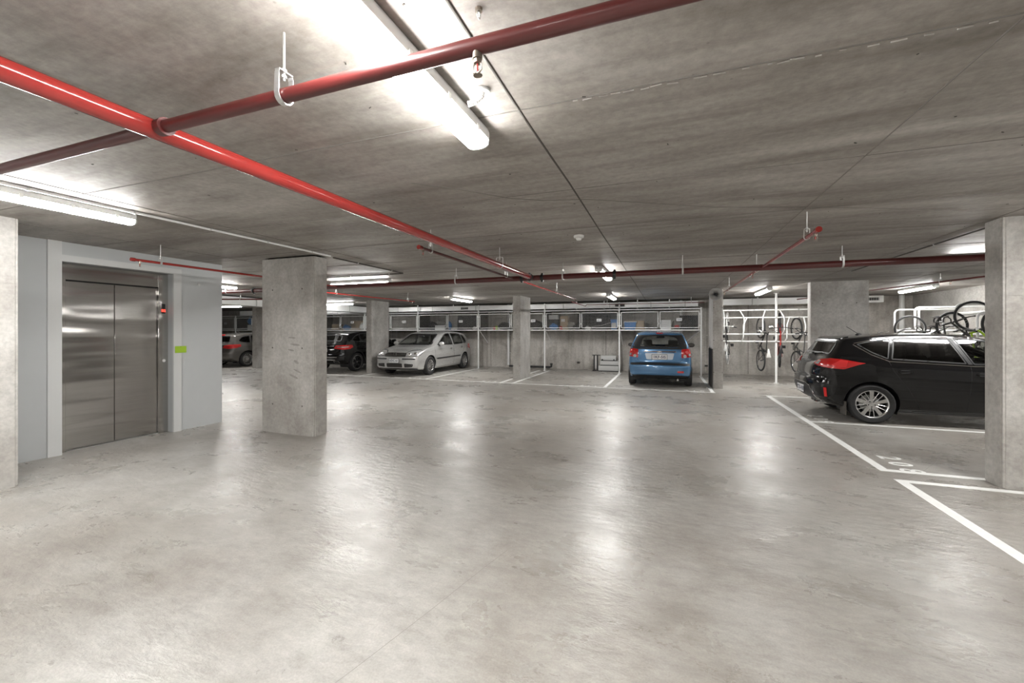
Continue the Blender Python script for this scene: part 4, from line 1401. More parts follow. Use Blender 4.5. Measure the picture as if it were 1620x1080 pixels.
g.plate('front', .515, 'UDC 61', off=.025)
for y0_, y1_ in ((-.62, -.10), (-.02, .52)):
    a, n = g.hit('front', y0_, 1.02, .012); b, n = g.hit('front', y1_, 1.05, .012)
    MB().tube([a, a.lerp(b, .5) + Vector((.004, 0, .004)), b], .006, 6).build('wiper', mblack, g.root)
for v in ('rearleft', 'rearright'):
    k = 1 if v == 'rearleft' else -1
    P3 = [(-1.97, .50, .80), (-1.93, .55, .96), (-1.62, .80, .98), (-1.60, .84, .84), (-1.85, .78, .78)]
    ol = [((x + y) * .70711 if k > 0 else (-x - y) * .70711, z) for x, y, z in P3]
    g.patch('tail_light', v, fillet(ol, .03), mredlens, off=.006, res=.03)
g.cabin(.05, -.75, .25, .66, mseatl)
g.arch_lip(.018)
g.wheels(lambda wh, sd, ri, tw: spokes(wh, sd, ri, tw, 9, malloy, .03, .045, hubr=.055, rim_w=.016))
g.finish()

# ------------------------------------------------ blue hatchback (tail to the camera)
pblue = paint('blue_paint', (0.075, 0.195, 0.37), .35, .26)
c = Car('hatchback_car', 'small blue five-door hatchback parked tail out beside the speaker column', .832,
    top=[(1.985, .47, .34), (1.98, .56, .32), (1.94, .66, .28), (1.86, .76, .20), (1.7, .85, .13), (1.4, .93, .08), (1.12, 1.0, .06), (1.0, 1.05, .06), (.72, 1.22, .085), (.42, 1.385, .085), (.15, 1.455, .07), (-.3, 1.492, .065), (-.8, 1.488, .065), (-1.25, 1.46, .07), (-1.50, 1.42, .08), (-1.56, 1.36, .10), (-1.64, 1.20, .13), (-1.715, 1.02, .15), (-1.735, .93, .17), (-1.75, .78, .20), (-1.765, .66, .24), (-1.83, .585, .27), (-1.84, .46, .28)],
    bot=[(1.985, .47, .34), (1.97, .36, .32), (1.9, .26, .22), (1.75, .20, .08), (1.2, .19, .04), (0, .19, .04), (-1.2, .19, .04), (-1.6, .22, .08), (-1.77, .28, .2), (-1.825, .37, .26), (-1.84, .46, .28)],
    belt=[(-1.8, 1.0), (-1.3, .98), (0, .95), (.9, .95), (1.5, .90), (2.0, .8)], plan=[(-1.9, .915), (-1.2, .99), (-.3, 1.0), (1.1, .995), (1.5, .96), (2.0, .90)],
    tumble=(.30, .36), wr=.29, ax_f=1.23, ax_r=-1.225, paint=pblue, loc=(-.17, 13.58), rz=R(90))
c.cuts = []
# black hatch surround and rear glass
c.patch('hatch_glass_surround', 'rear', fillet([(-.745, 1.005), (.745, 1.005), (.555, 1.40), (.30, 1.435), (-.30, 1.435), (-.555, 1.40)], .03), mblack, off=.002)
rw = fillet([(-.53, 1.06), (.53, 1.06), (.44, 1.345), (.2, 1.385), (-.2, 1.385), (-.44, 1.345)], .07)
s_patch = bpy.data.objects[-1] if False else None
for ch in list(c.root.children):
    if ch.name.startswith('hatch_glass_surround'):
        # open the surround where the glass is
        bm = bmesh.new(); bm.from_mesh(ch.data)
        bmesh.ops.subdivide_edges(bm, edges=bm.edges, cuts=2, use_grid_fill=True)
        ins_ = inset(rw, .012)
        bmesh.ops.delete(bm, geom=[f for f in bm.faces if inside((f.calc_center_median().y, f.calc_center_median().z), ins_)], context='FACES')
        bm.to_mesh(ch.data); bm.free()
c.window('rear_window', 'rear', rw, glass('clearer_car_glass', (.80, .82, .82), 1.1), seal=.03, off=.005, xr=(-2, -1.2))
c.window('windscreen', 'front', fillet([(-.66, 1.03), (.66, 1.03), (.53, 1.395), (-.53, 1.395)], .05), glass('clearer_car_glass', (.80, .82, .82), 1.1), seal=.03, xr=(0, 1.3), nmin=.1)
for v in ('left', 'right'):
    s_ = 1 if v == 'left' else -1
    c.window('side_window', v, fillet([(.80, 1.03), (.20, 1.36), (-.10, 1.41), (-.25, 1.41), (-.27, .98)], .03), mglass, nmin=.1)
    c.window('side_window', v, fillet([(-.33, .98), (-.32, 1.41), (-.80, 1.40), (-1.05, 1.37), (-1.08, 1.0)], .03), mglass, nmin=.1)
    c.window('quarter_window', v, fillet([(-1.12, 1.0), (-1.10, 1.36), (-1.28, 1.28), (-1.34, 1.02)], .03), mglass, nmin=.1)
    seams(c, [[(.95, .95), (.93, .28), (-.85, .28)], [(-.30, .97), (-.31, .29)], [(-1.2, .97), (-.98, .62), (-.85, .29)]], 0, 0, (v,))
    c.strip('rub_strip', v, [(.85, .56), (-.86, .57)], .05, mblack, off=.012, closed=False, skirt=.012)
    c.handle(-.14, .84, v); c.handle(-.98, .86, v)
    c.mirror(.72, 1.0, s_, mblack)
    rv = 'rearleft' if s_ > 0 else 'rearright'
    P3 = [(-1.76, .575, .775), (-1.75, .585, 1.0), (-1.68, .66, 1.02), (-1.45, .775, 1.01), (-1.42, .80, .92), (-1.55, .78, .82)]
    ol = [((x + y) * .70711 if s_ > 0 else (-x - y) * .70711, z) for x, y, z in P3]
    tl = c.patch('tail_light', rv, fillet(ol, .03), mredlens, off=.008, res=.03)
    for (x, y, z, rr, mt_, nm) in ((-1.735, .655, .825, .048, mclearlens, 'reversing_lamp'), (-1.66, .735, .865, .036, mclearlens, 'indicator_lamp'), (-1.70, .68, .925, .052, mredlens, 'brake_lamp')):
        u = (x + y) * .70711 if s_ > 0 else (-x - y) * .70711
        p, n = c.hit(rv, u, z, .008)
        MB().cyl(p - n * .01, p + n * .012, rr, 20, r2=rr * .85).build(nm, mt_, tl, smooth=True)
    # wide wheel arch tails of the bumper
    c.patch('bumper_reflector', 'rear', fillet([(s_ * .44, .395), (s_ * .60, .395), (s_ * .60, .445), (s_ * .44, .445)], .02), mredlens if s_ < 0 else pblue, off=.006)
# tailgate outline, plate recess
c.strip('tailgate_seam', 'rear', [(-.585, 1.0), (-.575, .74), (-.50, .665), (0, .655), (.50, .665), (.575, .74), (.585, 1.0)], .007, mdarkgap, off=.002, closed=False, skirt=.003)
pr_ = c.patch('plate_recess', 'rear', fillet([(-.33, .735), (.33, .735), (.37, .90), (-.37, .90)], .03), plain('silver_blue_recess', (.45, .48, .52), .35, metal=.4), off=.004)
c.strip('tailgate_handle', 'rear', [(.40, .955), (-.40, .955)], .028, mchrome, off=.014, closed=False, skirt=.015)
c.plate('rear', .80, '1KF-5IS', off=.018)
emblem(c, 'rear', .925, .032, kind='oval', off=.016)
for dy, t_ in ((-.40, 'GL'),):
    p, n = c.hit('rear', dy, .935, .003)
    o = link('model_letters', text_mesh(t_, .05, mchrome, .002), c.root); o.location = p; o.rotation_euler = (R(90), 0, R(-90))
c.strip('bumper_strip', 'rear', [(-.74, .575), (-.5, .585), (0, .59), (.5, .585), (.74, .575)][::-1], -.055, mblack, off=.012, closed=False, skirt=.014)
c.patch('bumper_skirt', 'rear', fillet([(-.72, .22), (.72, .22), (.76, .30), (.52, .325), (-.52, .325), (-.76, .30)], .02), mblack, off=.008)
bl = c.patch('brake_light', 'rear', fillet([(-.09, 1.415), (.09, 1.415), (.08, 1.44), (-.08, 1.44)], .006), mredlens, off=.012)
for y in (-.03, .03):
    MB().ell((-1.47, y, 1.452), .012, .008, .007).build('washer_jet', mchrome, c.root)
p, n = c.hit('rear', 0, 1.06, .018); q, n = c.hit('rear', .38, 1.085, .018)
MB().tube([p, q], .008, 6).ell(p, .02, .025, .02).build('wiper', mblack, c.root)
MB().cyl((-1.83, -.45, .21), (-1.55, -.45, .23), .024, 14).build('exhaust_pipe', mgalv, c.root)
for y in (-.55, .55):
    MB().cyl((-1.6, y * .9, .24), (-1.2, y * .9, .26), .03, 8).build('axle_arm', mblack, c.root)
MB().cyl((-1.225, -.7, .25), (-1.225, .7, .25), .035, 10).build('rear_axle', mblack, c.root)
c.cabin(.05, -.72, .26, .62, mseatl, hz=1.13)
c.arch_lip(.018)
c.wheels(lambda wh, sd, ri, tw: spokes(wh, sd, ri, tw, 7, malloy, .035, .05, hubr=.05), tw=.185)
c.finish()

# ------------------------------------------------ black hatchback (side on, at right)
pblack = paint('black_paint', (0.006, 0.006, 0.0065), .0, .16)
k = Car('hatchback_car', 'glossy black five-door hatchback with red tail lights parked side on at the right', .88,
    top=[(2.215, .45, .36), (2.20, .56, .34), (2.14, .66, .28), (2.02, .76, .20), (1.8, .86, .13), (1.45, .94, .08), (1.18, .99, .06), (1.05, 1.03, .06), (.72, 1.20, .085), (.38, 1.34, .085), (.10, 1.415, .07), (-.35, 1.46, .055), (-.9, 1.452, .055), (-1.3, 1.42, .06), (-1.60, 1.385, .065), (-1.66, 1.352, .08), (-1.72, 1.26, .12), (-1.85, 1.08, .15), (-1.95, .97, .18), (-1.985, .86, .24), (-2.0, .74, .30), (-2.055, .66, .36), (-2.065, .56, .38), (-2.05, .47, .38)],
    bot=[(2.215, .45, .36), (2.20, .36, .34), (2.10, .24, .22), (1.9, .18, .08), (1.3, .17, .04), (0, .17, .04), (-1.3, .19, .04), (-1.75, .23, .10), (-1.92, .29, .24), (-2.01, .37, .34), (-2.05, .47, .38)],
    belt=[(-2.0, 1.08), (-1.6, 1.06), (-.9, 1.0), (0, .965), (.9, .95), (1.5, .90), (2.1, .8)], plan=[(-2.1, .90), (-1.75, .95), (-1.2, .995), (-.3, .985), (1.1, 1.0), (1.6, .97), (2.2, .88)],
    tumble=(.34, .30), wr=.318, ax_f=1.30, ax_r=-1.30, paint=pblack, loc=(4.41, 9.18), rz=0,
    sec=[(0.0, .88), (0.10, .945), (0.30, .975), (0.5, .99), (.72, 1.0), (0.88, .985), (1.0, .95)])
k.cuts = []
k.window('rear_window', 'rear', fillet([(-.62, 1.10), (.62, 1.10), (.53, 1.325), (-.53, 1.325)], .06), mglassdark, seal=.03, xr=(-2.1, -1.4))
k.window('windscreen', 'front', fillet([(-.70, 1.02), (.70, 1.02), (.56, 1.37), (-.56, 1.37)], .05), mglass, seal=.03, xr=(0, 1.3), nmin=.1)
for v in ('left', 'right'):
    s_ = 1 if v == 'left' else -1
    o1 = fillet([(.95, 1.00), (.20, 1.335), (-.08, 1.375), (-.20, 1.38), (-.04, .985)], [.02, .05, .04, .02, .02])
    o2 = fillet([(-.125, .995), (-.275, 1.375), (-.70, 1.375), (-.96, 1.365), (-1.035, 1.045)], [.02, .02, .03, .02, .02])
    o3 = fillet([(-1.085, 1.05), (-1.01, 1.36), (-1.28, 1.325), (-1.46, 1.275), (-1.27, 1.14)], [.02, .02, .03, .015, .03])
    k.window('side_window', v, o1, mglass, nmin=.1, seal=.018)
    k.window('side_window', v, o2, mglassdark, nmin=.1, seal=.018)
    k.window('quarter_window', v, o3, mglassdark, nmin=.1, seal=.015)
    # chrome line under the glass
    k.strip('chrome_line', v, [(.98, .975), (-.04, .965), (-1.07, 1.015), (-1.29, 1.115), (-1.51, 1.275)], .013, mchrome, off=.006, closed=False)
    k.strip('window_top_trim', v, [(-1.50, 1.295), (-1.28, 1.345), (-.96, 1.388), (-.2, 1.398), (.05, 1.385), (.25, 1.345), (.98, 1.01)][::-1], .010, mchrome, off=.005, closed=False)
    k.patch('pillar_trim', v, fillet([(-.105, .985), (-.055, .985), (-.215, 1.378), (-.265, 1.378)], .003), mlampbase if False else mblack, off=.0045)
    seams(k, [[(1.12, .93), (1.10, .5), (1.04, .30), (-.78, .235)], [(-.085, .96), (-.09, .8), (-.13, .25)],
              [(-1.075, 1.0), (-1.03, .86), (-.95, .74), (-.84, .58), (-.73, .36), (-.66, .25)]], 0, 0, (v,))
    k.strip('flank_crease', v, [(-.9, .74), (-.2, .72), (1.0, .70)], .006, pblack, off=.004, closed=False)
    k.handle(-.98 + .1, .855, v); k.handle(.06, .84, v)
    k.mirror(.80, 1.0, s_)
    rv = 'rearleft' if s_ > 0 else 'rearright'
    # pointed tail lamp wrapping onto the wing
    P3 = [(-1.975, .42, .935), (-1.93, .56, 1.01), (-1.80, .74, 1.035), (-1.70, .80, 1.03), (-1.50, .86, .985), (-1.40, .87, .97), (-1.50, .87, .945), (-1.68, .845, .865), (-1.80, .78, .88), (-1.95, .55, .905)]
    ol = [((x + y) * .70711 if s_ > 0 else (-x - y) * .70711, z) for x, y, z in P3]
    tl = k.patch('tail_light', rv, fillet(ol, .015), mredlens, off=.010, res=.025)
    P4 = [(-1.965, .46, .935), (-1.93, .56, .985), (-1.91, .60, .98), (-1.93, .57, .925)]
    ol = [((x + y) * .70711 if s_ > 0 else (-x - y) * .70711, z) for x, y, z in P4]
    k.patch('reversing_lamp', rv, fillet(ol, .01), mclearlens, off=.014, res=.02, parent=tl)
    P4 = [(-1.78, .76, .93), (-1.70, .80, 1.015), (-1.62, .83, 1.0), (-1.64, .83, .90), (-1.72, .81, .89)]
    ol = [((x + y) * .70711 if s_ > 0 else (-x - y) * .70711, z) for x, y, z in P4]
    k.patch('brake_lamp', rv, fillet(ol, .01), mredbright, off=.014, res=.02, parent=tl)
    P4 = [(-1.90, .73, .40), (-1.90, .73, .55), (-1.87, .755, .55), (-1.87, .755, .40)]
    ol = [((x + y) * .70711 if s_ > 0 else (-x - y) * .70711, z) for x, y, z in P4]
    k.patch('bumper_reflector', rv, ol, mredbright, off=.012, res=.02)
    # exhaust-side bright trim
    k.strip('bumper_seam', rv, [(((x + y) if s_ > 0 else (-x - y)) * .70711, z) for x, y, z in ((-1.98, .45, .70), (-1.85, .72, .76), (-1.66, .85, .80))], .006, mdarkgap, off=.002, closed=False, skirt=.003)
    MB().box(-.30 - 1.30 - .06, -.30 - 1.30 - .045, s_ * .64 if s_ > 0 else -.86, .86 if s_ > 0 else -.64, .12, .34).build('mud_flap', mseam, k.root)
k.patch('bumper_insert', 'rear', fillet([(-.52, .30), (.52, .30), (.44, .545), (.30, .575), (-.30, .575), (-.44, .545)], .03), mblack, off=.003)
k.strip('bumper_trim', 'rear', [(-.54, .29), (-.455, .55), (-.30, .585), (.30, .585), (.455, .55), (.54, .29)][::-1], .012, mchrome, off=.008, closed=False)
k.strip('bumper_step', 'rear', [(.72, .665), (.5, .672), (-.5, .672), (-.72, .665)], .02, mlampbase if False else pblack, off=.02, closed=False, skirt=.02)
k.plate('rear', .455, 'YTX-418', off=.02)
emblem(k, 'rear', 1.0, .055, kind='ring', off=.012)
for dy, t_ in ((-.46, 'COROLLA'),):
    p, n = k.hit('rear', dy, .80, .004)
    o = link('model_letters', text_mesh(t_, .045, mchrome, .002), k.root); o.location = p; o.rotation_euler = (R(90), 0, R(-90) + R(-18))
k.patch('spoiler', 'rear', fillet([(-.55, 1.36), (.55, 1.36), (.51, 1.392), (-.51, 1.392)], .01), pblack, off=.012, skirt=.03)
k.strip('tailgate_seam', 'rear', [(-.60, 1.0), (-.58, .72), (0, .69), (.58, .72), (.60, 1.0)], .006, mdarkgap, off=.002, closed=False, skirt=.003)
p, n = k.hit('rear', 0, 1.09, .018); q, n = k.hit('rear', -.42, 1.115, .018)
MB().tube([p, q], .008, 6).ell(p, .03, .03, .02).build('wiper', mblack, k.root)
MB().ell((-1.18, 0, 1.432), .05, .03, .022).tube([(-1.18, 0, 1.44), (-1.36, 0, 1.575)], .0045, 6).build('roof_antenna', mblack, k.root)
MB().cyl((-2.0, -.52, .27), (-1.7, -.52, .27), .028, 14).build('exhaust_pipe', mchrome, k.root)
k.cabin(.12, -.70, .25, .64, mseat)
k.arch_lip(.016)
def corolla_rim(wh, sd, ri, tw):
    spokes(wh, sd, ri, tw, 5, malloy, .04, .058, hubr=.065, rim_w=.014, bolts=5, dish=.012)
    y = sd * tw * .40
    m = MB()
    for q in range(5):
        a = 2 * PI * (q + .5) / 5 + PI / 2
        for s2 in (-1, 1):
            aa = a + s2 * .16; a0 = a + s2 * .30
            p0_ = Vector((.055 * math.cos(a0), y - sd * .018, .055 * math.sin(a0))); p1_ = Vector(((ri - .012) * math.cos(aa), y - sd * .010, (ri - .012) * math.sin(aa)))
            m.cyl(p0_, p1_, .007, 6)
    m.build('thin_spokes', malloy, wh)
k.wheels(corolla_rim, tw=.205, rimr=.69)
k.finish()

# ------------------------------------------------ black crossover (tail out, at left)
pblack2 = paint('black_paint_2', (0.005, 0.005, 0.0055), .0, .14)
q = Car('crossover_car', 'black crossover with bright red tail lights parked left of the silver hatchback', .905,
    top=[(2.25, .50, .36), (2.24, .62, .34), (2.16, .74, .28), (2.02, .84, .20), (1.8, .92, .13), (1.4, .98, .08), (1.15, 1.02, .06), (1.0, 1.06, .06), (.65, 1.25, .085), (.30, 1.41, .085), (0.0, 1.475, .07), (-.45, 1.505, .06), (-.95, 1.49, .06), (-1.35, 1.45, .065), (-1.62, 1.40, .07), (-1.68, 1.36, .08), (-1.78, 1.24, .12), (-1.95, 1.08, .16), (-2.06, .99, .20), (-2.08, .85, .26), (-2.11, .74, .32), (-2.15, .64, .36), (-2.15, .52, .36)],
    bot=[(2.25, .50, .36), (2.24, .40, .34), (2.14, .28, .22), (1.9, .22, .08), (1.3, .21, .04), (0, .21, .04), (-1.3, .23, .04), (-1.8, .26, .10), (-2.02, .32, .24), (-2.12, .42, .32), (-2.15, .52, .36)],
    belt=[(-2.0, 1.10), (-1.6, 1.08), (-.9, 1.03), (0, 1.0), (.9, .99), (1.5, .94), (2.1, .86)], plan=[(-2.2, .90), (-1.8, .95), (-1.3, 1.0), (-.3, .985), (1.1, 1.0), (1.6, .97), (2.3, .88)],
    tumble=(.40, .34), wr=.345, ax_f=1.35, ax_r=-1.35, paint=pblack2, loc=(-11.63, 13.96), rz=R(90))
q.cuts = []
q.window('rear_window', 'rear', fillet([(-.60, 1.12), (.60, 1.12), (.50, 1.34), (-.50, 1.34)], .06), mglassdark, seal=.03, xr=(-2.2, -1.4))
q.window('windscreen', 'front', fillet([(-.70, 1.06), (.70, 1.06), (.54, 1.42), (-.54, 1.42)], .05), mglass, seal=.03, xr=(-.2, 1.3), nmin=.1)
for v in ('left', 'right'):
    s_ = 1 if v == 'left' else -1
    q.window('side_window', v, fillet([(.85, 1.04), (.15, 1.38), (-.10, 1.42), (-.25, 1.42), (-.18, 1.03)], .03), mglass, nmin=.1)
    q.window('side_window', v, fillet([(-.25, 1.03), (-.31, 1.42), (-.80, 1.41), (-1.05, 1.38), (-1.08, 1.07)], .03), mglassdark, nmin=.1)
    q.window('quarter_window', v, fillet([(-1.13, 1.08), (-1.10, 1.37), (-1.35, 1.30), (-1.56, 1.18), (-1.50, 1.12)], .03), mglassdark, nmin=.1)
    seams(q, [[(1.08, .98), (1.05, .35), (-.82, .30)], [(-.21, 1.0), (-.24, .31)], [(-1.12, 1.05), (-1.0, .80), (-.86, .50), (-.80, .31)]], 0, 0, (v,))
    q.handle(-.92, .90, v); q.handle(-.05, .89, v)
    q.mirror(.75, 1.04, s_)
    rv = 'rearleft' if s_ > 0 else 'rearright'
    P3 = [(-2.08, .46, .86), (-2.05, .52, .97), (-1.85, .78, .985), (-1.60, .86, .99), (-1.58, .88, .90), (-1.72, .865, .84), (-1.95, .74, .82)]
    ol = [((x + y) * .70711 if s_ > 0 else (-x - y) * .70711, z) for x, y, z in P3]
    tl = q.patch('tail_light', rv, fillet(ol, .02), mredbright, off=.010, res=.03)
    P4 = [(-2.03, .55, .895), (-2.02, .57, .925), (-1.75, .82, .93), (-1.75, .83, .90)]
    ol = [((x + y) * .70711 if s_ > 0 else (-x - y) * .70711, z) for x, y, z in P4]
    q.patch('light_bar', rv, ol, mclearlens, off=.014, res=.03, parent=tl)
    q.patch('exhaust_trim', 'rear', fillet([(s_ * .46, .34), (s_ * .66, .34), (s_ * .66, .42), (s_ * .46, .42)], .02), mchrome, off=.012)
    q.patch('exhaust_mouth', 'rear', fillet([(s_ * .48, .355), (s_ * .64, .355), (s_ * .64, .405), (s_ * .48, .405)], .02), mdarkgap, off=.016)
q.strip('chrome_handle', 'rear', [(.44, .945), (-.44, .945)], .03, mchrome, off=.016, closed=False, skirt=.015)
q.strip('bumper_chrome', 'rear', [(.62, .56), (-.62, .56)], .02, mchrome, off=.012, closed=False)
q.strip('bumper_chrome', 'rear', [(.55, .46), (-.55, .46)], .014, mchrome, off=.012, closed=False)
q.plate('rear', .80, 'BKR 062', off=.02)
emblem(q, 'rear', 1.0, .05, kind='star', off=.03)
q.cabin(.08, -.75, .28, .64, mseat)
q.arch_lip(.03, mblack)
def black_rim(wh, sd, ri, tw):
    spokes(wh, sd, ri, tw, 5, mblack, .04, .03, pair=.22, hubr=.06, rim_w=.012, dish=.012)
    y = sd * tw * .40
    MB().lathe([(ri + .004, y + sd * .0125), (ri - .010, y + sd * .0135), (ri - .010, y + sd * .004), (ri + .004, y + sd * .004)], (0, 0, 0), 'y', 44, closed=True).build('rim_edge', malloy, wh, smooth=True)
    MB().lathe([(.001, y), (.02, y), (.026, y - sd * .012)], (0, 0, 0), 'y', 16).build('hub_cap', malloy, wh)
q.wheels(black_rim, tw=.225, rimr=.72)
q.finish()

# ------------------------------------------------ grey hatchback (far left)
pgrey = paint('grey_paint', (0.115, 0.108, 0.10), .4, .25)
a3 = Car('hatchback_car', 'dark grey five-door hatchback at far left between lift wall and column', .882,
    top=[(2.15, .47, .36), (2.14, .58, .34), (2.08, .68, .26), (1.95, .78, .16), (1.7, .86, .10), (1.4, .92, .08), (1.15, .97, .06), (1.02, 1.01, .06), (.70, 1.17, .085), (.36, 1.33, .085), (.05, 1.39, .07), (-.4, 1.425, .06), (-.9, 1.415, .06), (-1.35, 1.38, .065), (-1.70, 1.33, .07), (-1.76, 1.30, .08), (-1.86, 1.14, .13), (-1.96, .99, .17), (-2.02, .90, .22), (-2.04, .78, .28), (-2.07, .66, .32), (-2.12, .58, .36), (-2.12, .46, .36)],
    bot=[(2.15, .47, .36), (2.13, .36, .34), (2.05, .26, .22), (1.9, .19, .08), (1.3, .17, .04), (0, .17, .04), (-1.3, .18, .04), (-1.8, .22, .10), (-2.0, .28, .24), (-2.10, .37, .32), (-2.12, .46, .36)],
    belt=[(-2.0, 1.0), (-1.3, .98), (0, .95), (.9, .93), (1.5, .88), (2.1, .8)], plan=[(-2.2, .90), (-1.7, .96), (-1.2, .995), (-.3, 1.0), (1.1, .995), (1.6, .97), (2.2, .88)],
    tumble=(.34, .30), wr=.318, ax_f=1.29, ax_r=-1.29, paint=pgrey, loc=(-17.35, 13.98), rz=R(90))
a3.cuts = []
a3.window('rear_window', 'rear', fillet([(-.62, 1.02), (.62, 1.02), (.52, 1.28), (-.52, 1.28)], .06), mglassdark, seal=.03, xr=(-2.2, -1.4))
for v in ('left', 'right'):
    s_ = 1 if v == 'left' else -1
    a3.window('side_window', v, fillet([(.75, .98), (.15, 1.30), (-.10, 1.34), (-.25, 1.34), (-.22, .965)], .03), mglassdark, nmin=.1)
    a3.window('side_window', v, fillet([(-.30, .965), (-.32, 1.34), (-.80, 1.335), (-1.05, 1.31), (-1.10, .99)], .03), mglassdark, nmin=.1)
    a3.window('quarter_window', v, fillet([(-1.16, .99), (-1.12, 1.30), (-1.45, 1.25), (-1.64, 1.10), (-1.58, 1.03)], .03), mglassdark, nmin=.1)
    seams(a3, [[(-.26, .95), (-.28, .26)], [(-1.14, .96), (-1.0, .66), (-.86, .44), (-.80, .26)]], 0, 0, (v,))
    rv = 'rearleft' if s_ > 0 else 'rearright'
    P3 = [(-2.035, .40, .79), (-2.0, .46, .90), (-1.85, .76, .935), (-1.62, .86, .94), (-1.60, .87, .85), (-1.78, .84, .79), (-1.96, .66, .765)]
    ol = [((x + y) * .70711 if s_ > 0 else (-x - y) * .70711, z) for x, y, z in P3]
    a3.patch('tail_light', rv, fillet(ol, .02), mredbright, off=.010, res=.03)
    a3.handle(-.95, .84, v)
a3.patch('brake_light', 'rear', fillet([(-.13, 1.305), (.13, 1.305), (.13, 1.325), (-.13, 1.325)], .006), mredlens, off=.02)
a3.strip('tailgate_seam', 'rear', [(-.58, 1.0), (-.60, .72), (-.5, .60), (.5, .60), (.60, .72), (.58, 1.0)], .006, mdarkgap, off=.002, closed=False, skirt=.003)
a3.patch('plate_recess', 'rear', fillet([(-.30, .66), (.30, .66), (.30, .80), (-.30, .80)], .03), mblack, off=.002)
a3.plate('rear', .73, 'XGT 552', off=.012)
a3.patch('bumper_skirt', 'rear', fillet([(-.66, .22), (.66, .22), (.66, .30), (-.66, .30)], .02), mblack, off=.006)
a3.cabin(.05, -.75, .25, .64, mseat)
a3.arch_lip(.016)
a3.wheels(lambda wh, sd, ri, tw: spokes(wh, sd, ri, tw, 15, malloy, .018, .022, hubr=.05, rim_w=.014), tw=.205, rimr=.68)
a3.finish()
# ================================================================== STORAGE CAGES over the back bays
CY = 15.25
def chain_link(x0, x1, z0, z1, y, pitch=.055):
    m = MB(); w_, h_ = x1 - x0, z1 - z0; r = .0030
    k = -int(h_ / pitch) - 1
    n = int((w_ + h_) / pitch) + 1
    for i in range(n):
        c = i * pitch
        for sgn in (1, -1):
            # line x = c - t (or mirrored), z = t
            t0 = max(0, c - w_); t1 = min(h_, c)
            if t1 - t0 < .01: continue
            xa, xb = c - t0, c - t1
            if sgn < 0: xa, xb = w_ - xa, w_ - xb
            a = Vector((x0 + xa, y + sgn * .002, z0 + t0)); b = Vector((x0 + xb, y + sgn * .002, z0 + t1))
            d = (b - a).normalized(); nn = Vector((-d.z, 0, d.x)) * r; q = Vector((0, r, 0))
            m.add([a - nn, a + q, a + nn, b - nn, b + q, b + nn, a - q, b - q], [(0, 6, 7, 3), (6, 2, 5, 7), (2, 1, 4, 5), (1, 0, 3, 4)])
    return m
cage_mesh_cache = {}
def cage(x0, x1, label, tag_txt=None, tag_x=None, last=False, doors=2):
    t = thing('storage_cage', label, 'storage cage', (x0, CY, 0), 0, None)
    W_ = x1 - x0
    MB().box(-.022, .022, -.022, .022, 0, 2.52 if x0 > -12.7 else 2.27).box(-.05, .05, -.05, .05, 0, .006).build('post', mwhitemetal, t)
    if last: MB().box(W_ - .022, W_ + .022, -.022, .022, 0, 2.28).build('post', mwhitemetal, t)
    MB().box(.022, W_ - .022, -.02, .02, 1.505, 1.545).build('bottom_rail', mwhitemetal, t)
    MB().box(.022, W_ - .022, -.02, .02, 2.225, 2.255).build('top_rail', mwhitemetal, t)
    m = MB()
    for i in range(13):
        m.box(.0, W_, .03 + i * .072, .056 + i * .072, 1.518, 1.54)
    for xx in (.25, .5, .75):
        m.box(W_ * xx - .015, W_ * xx + .015, .02, .93, 1.50, 1.518)
    m.build('shelf_deck', mgalv, t, kind='stuff')
    MB().box(.0, W_, .02, .94, 2.262, 2.275).build('top_deck', mshelf, t)
    MB().box(.004, .016, .03, .94, 1.545, 2.26).build('side_sheet', mshelf, t)
    for xb in (.0, ):
        MB().tube([(0.03, .05, 1.50), (0.03, .90, .98)], .018, 4).build('brace', mwhitemetal, t)
    if last:
        MB().tube([(W_ - .03, .05, 1.50), (W_ - .45, .90, 1.08)], .018, 4).build('brace', mwhitemetal, t)
    dw = (W_ - .044 - .10) / doors
    for i in range(doors):
        a = .022 + .03 + i * (dw + .04) ; b = a + dw - .0
        f = MB()
        s_ = .026
        for (q0, q1, z0, z1) in ((a, b, 1.59, 1.59 + s_), (a, b, 2.165 - s_, 2.165), (a, a + s_, 1.59, 2.165), (b - s_, b, 1.59, 2.165)):
            f.box(q0, q1, -.013, .013, z0, z1)
        d = f.build('cage_door', mwhitemetal, t)
        chain_link(a + s_, b - s_, 1.59 + s_, 2.165 - s_, 0).build('chain_link', mgalv, d, kind='stuff')
        hx = a - .004 if i == 0 else b + .004
        for z in (1.68, 2.06):
            MB().obox((hx, -.01, z), .05, .03, .03).build('hinge', mwhitemetal, d)
        lx = b if i == 0 else a
        MB().obox((lx, -.02, 1.75), .05, .03, .05).build('latch', mgalv, d)
    if tag_txt:
        x = tag_x - x0
        p = MB().box(x - .085, x + .085, -.022, -.016, 1.83, 1.93).build('number_tag', mplate, t)
        me = text_mesh(tag_txt, .075, mink, .0008, bold=.001)
        o = link('tag_digits', me, p, (x, -.023, 1.88)); o.rotation_euler = (R(90), 0, 0)
    return t
cage(-23.4, -20.7, 'storage cage at the far left end mostly hidden by the lift wall', '218', -21.4)
cage(-20.7, -18.35, 'storage cage above the grey hatchback holding a blue bag', '217', -19.0)
cage(-18.35, -15.3, 'storage cage hidden behind the far left column', '216', -15.9)
cage(-15.3, -12.6, 'storage cage above the tail of the black crossover', '215', -13.27)
cage(-12.6, -9.85, 'nearly empty storage cage partly behind the column by the silver car', '214', -10.53)
cage(-9.85, -7.04, 'storage cage above the silver hatchback', '213', -7.82)
cage(-7.04, -4.30, 'storage cage just left of the centre narrow column', '212', -4.75)
cage(-4.30, -1.56, 'storage cage over the empty bay left of the blue hatchback', '211', -2.27)
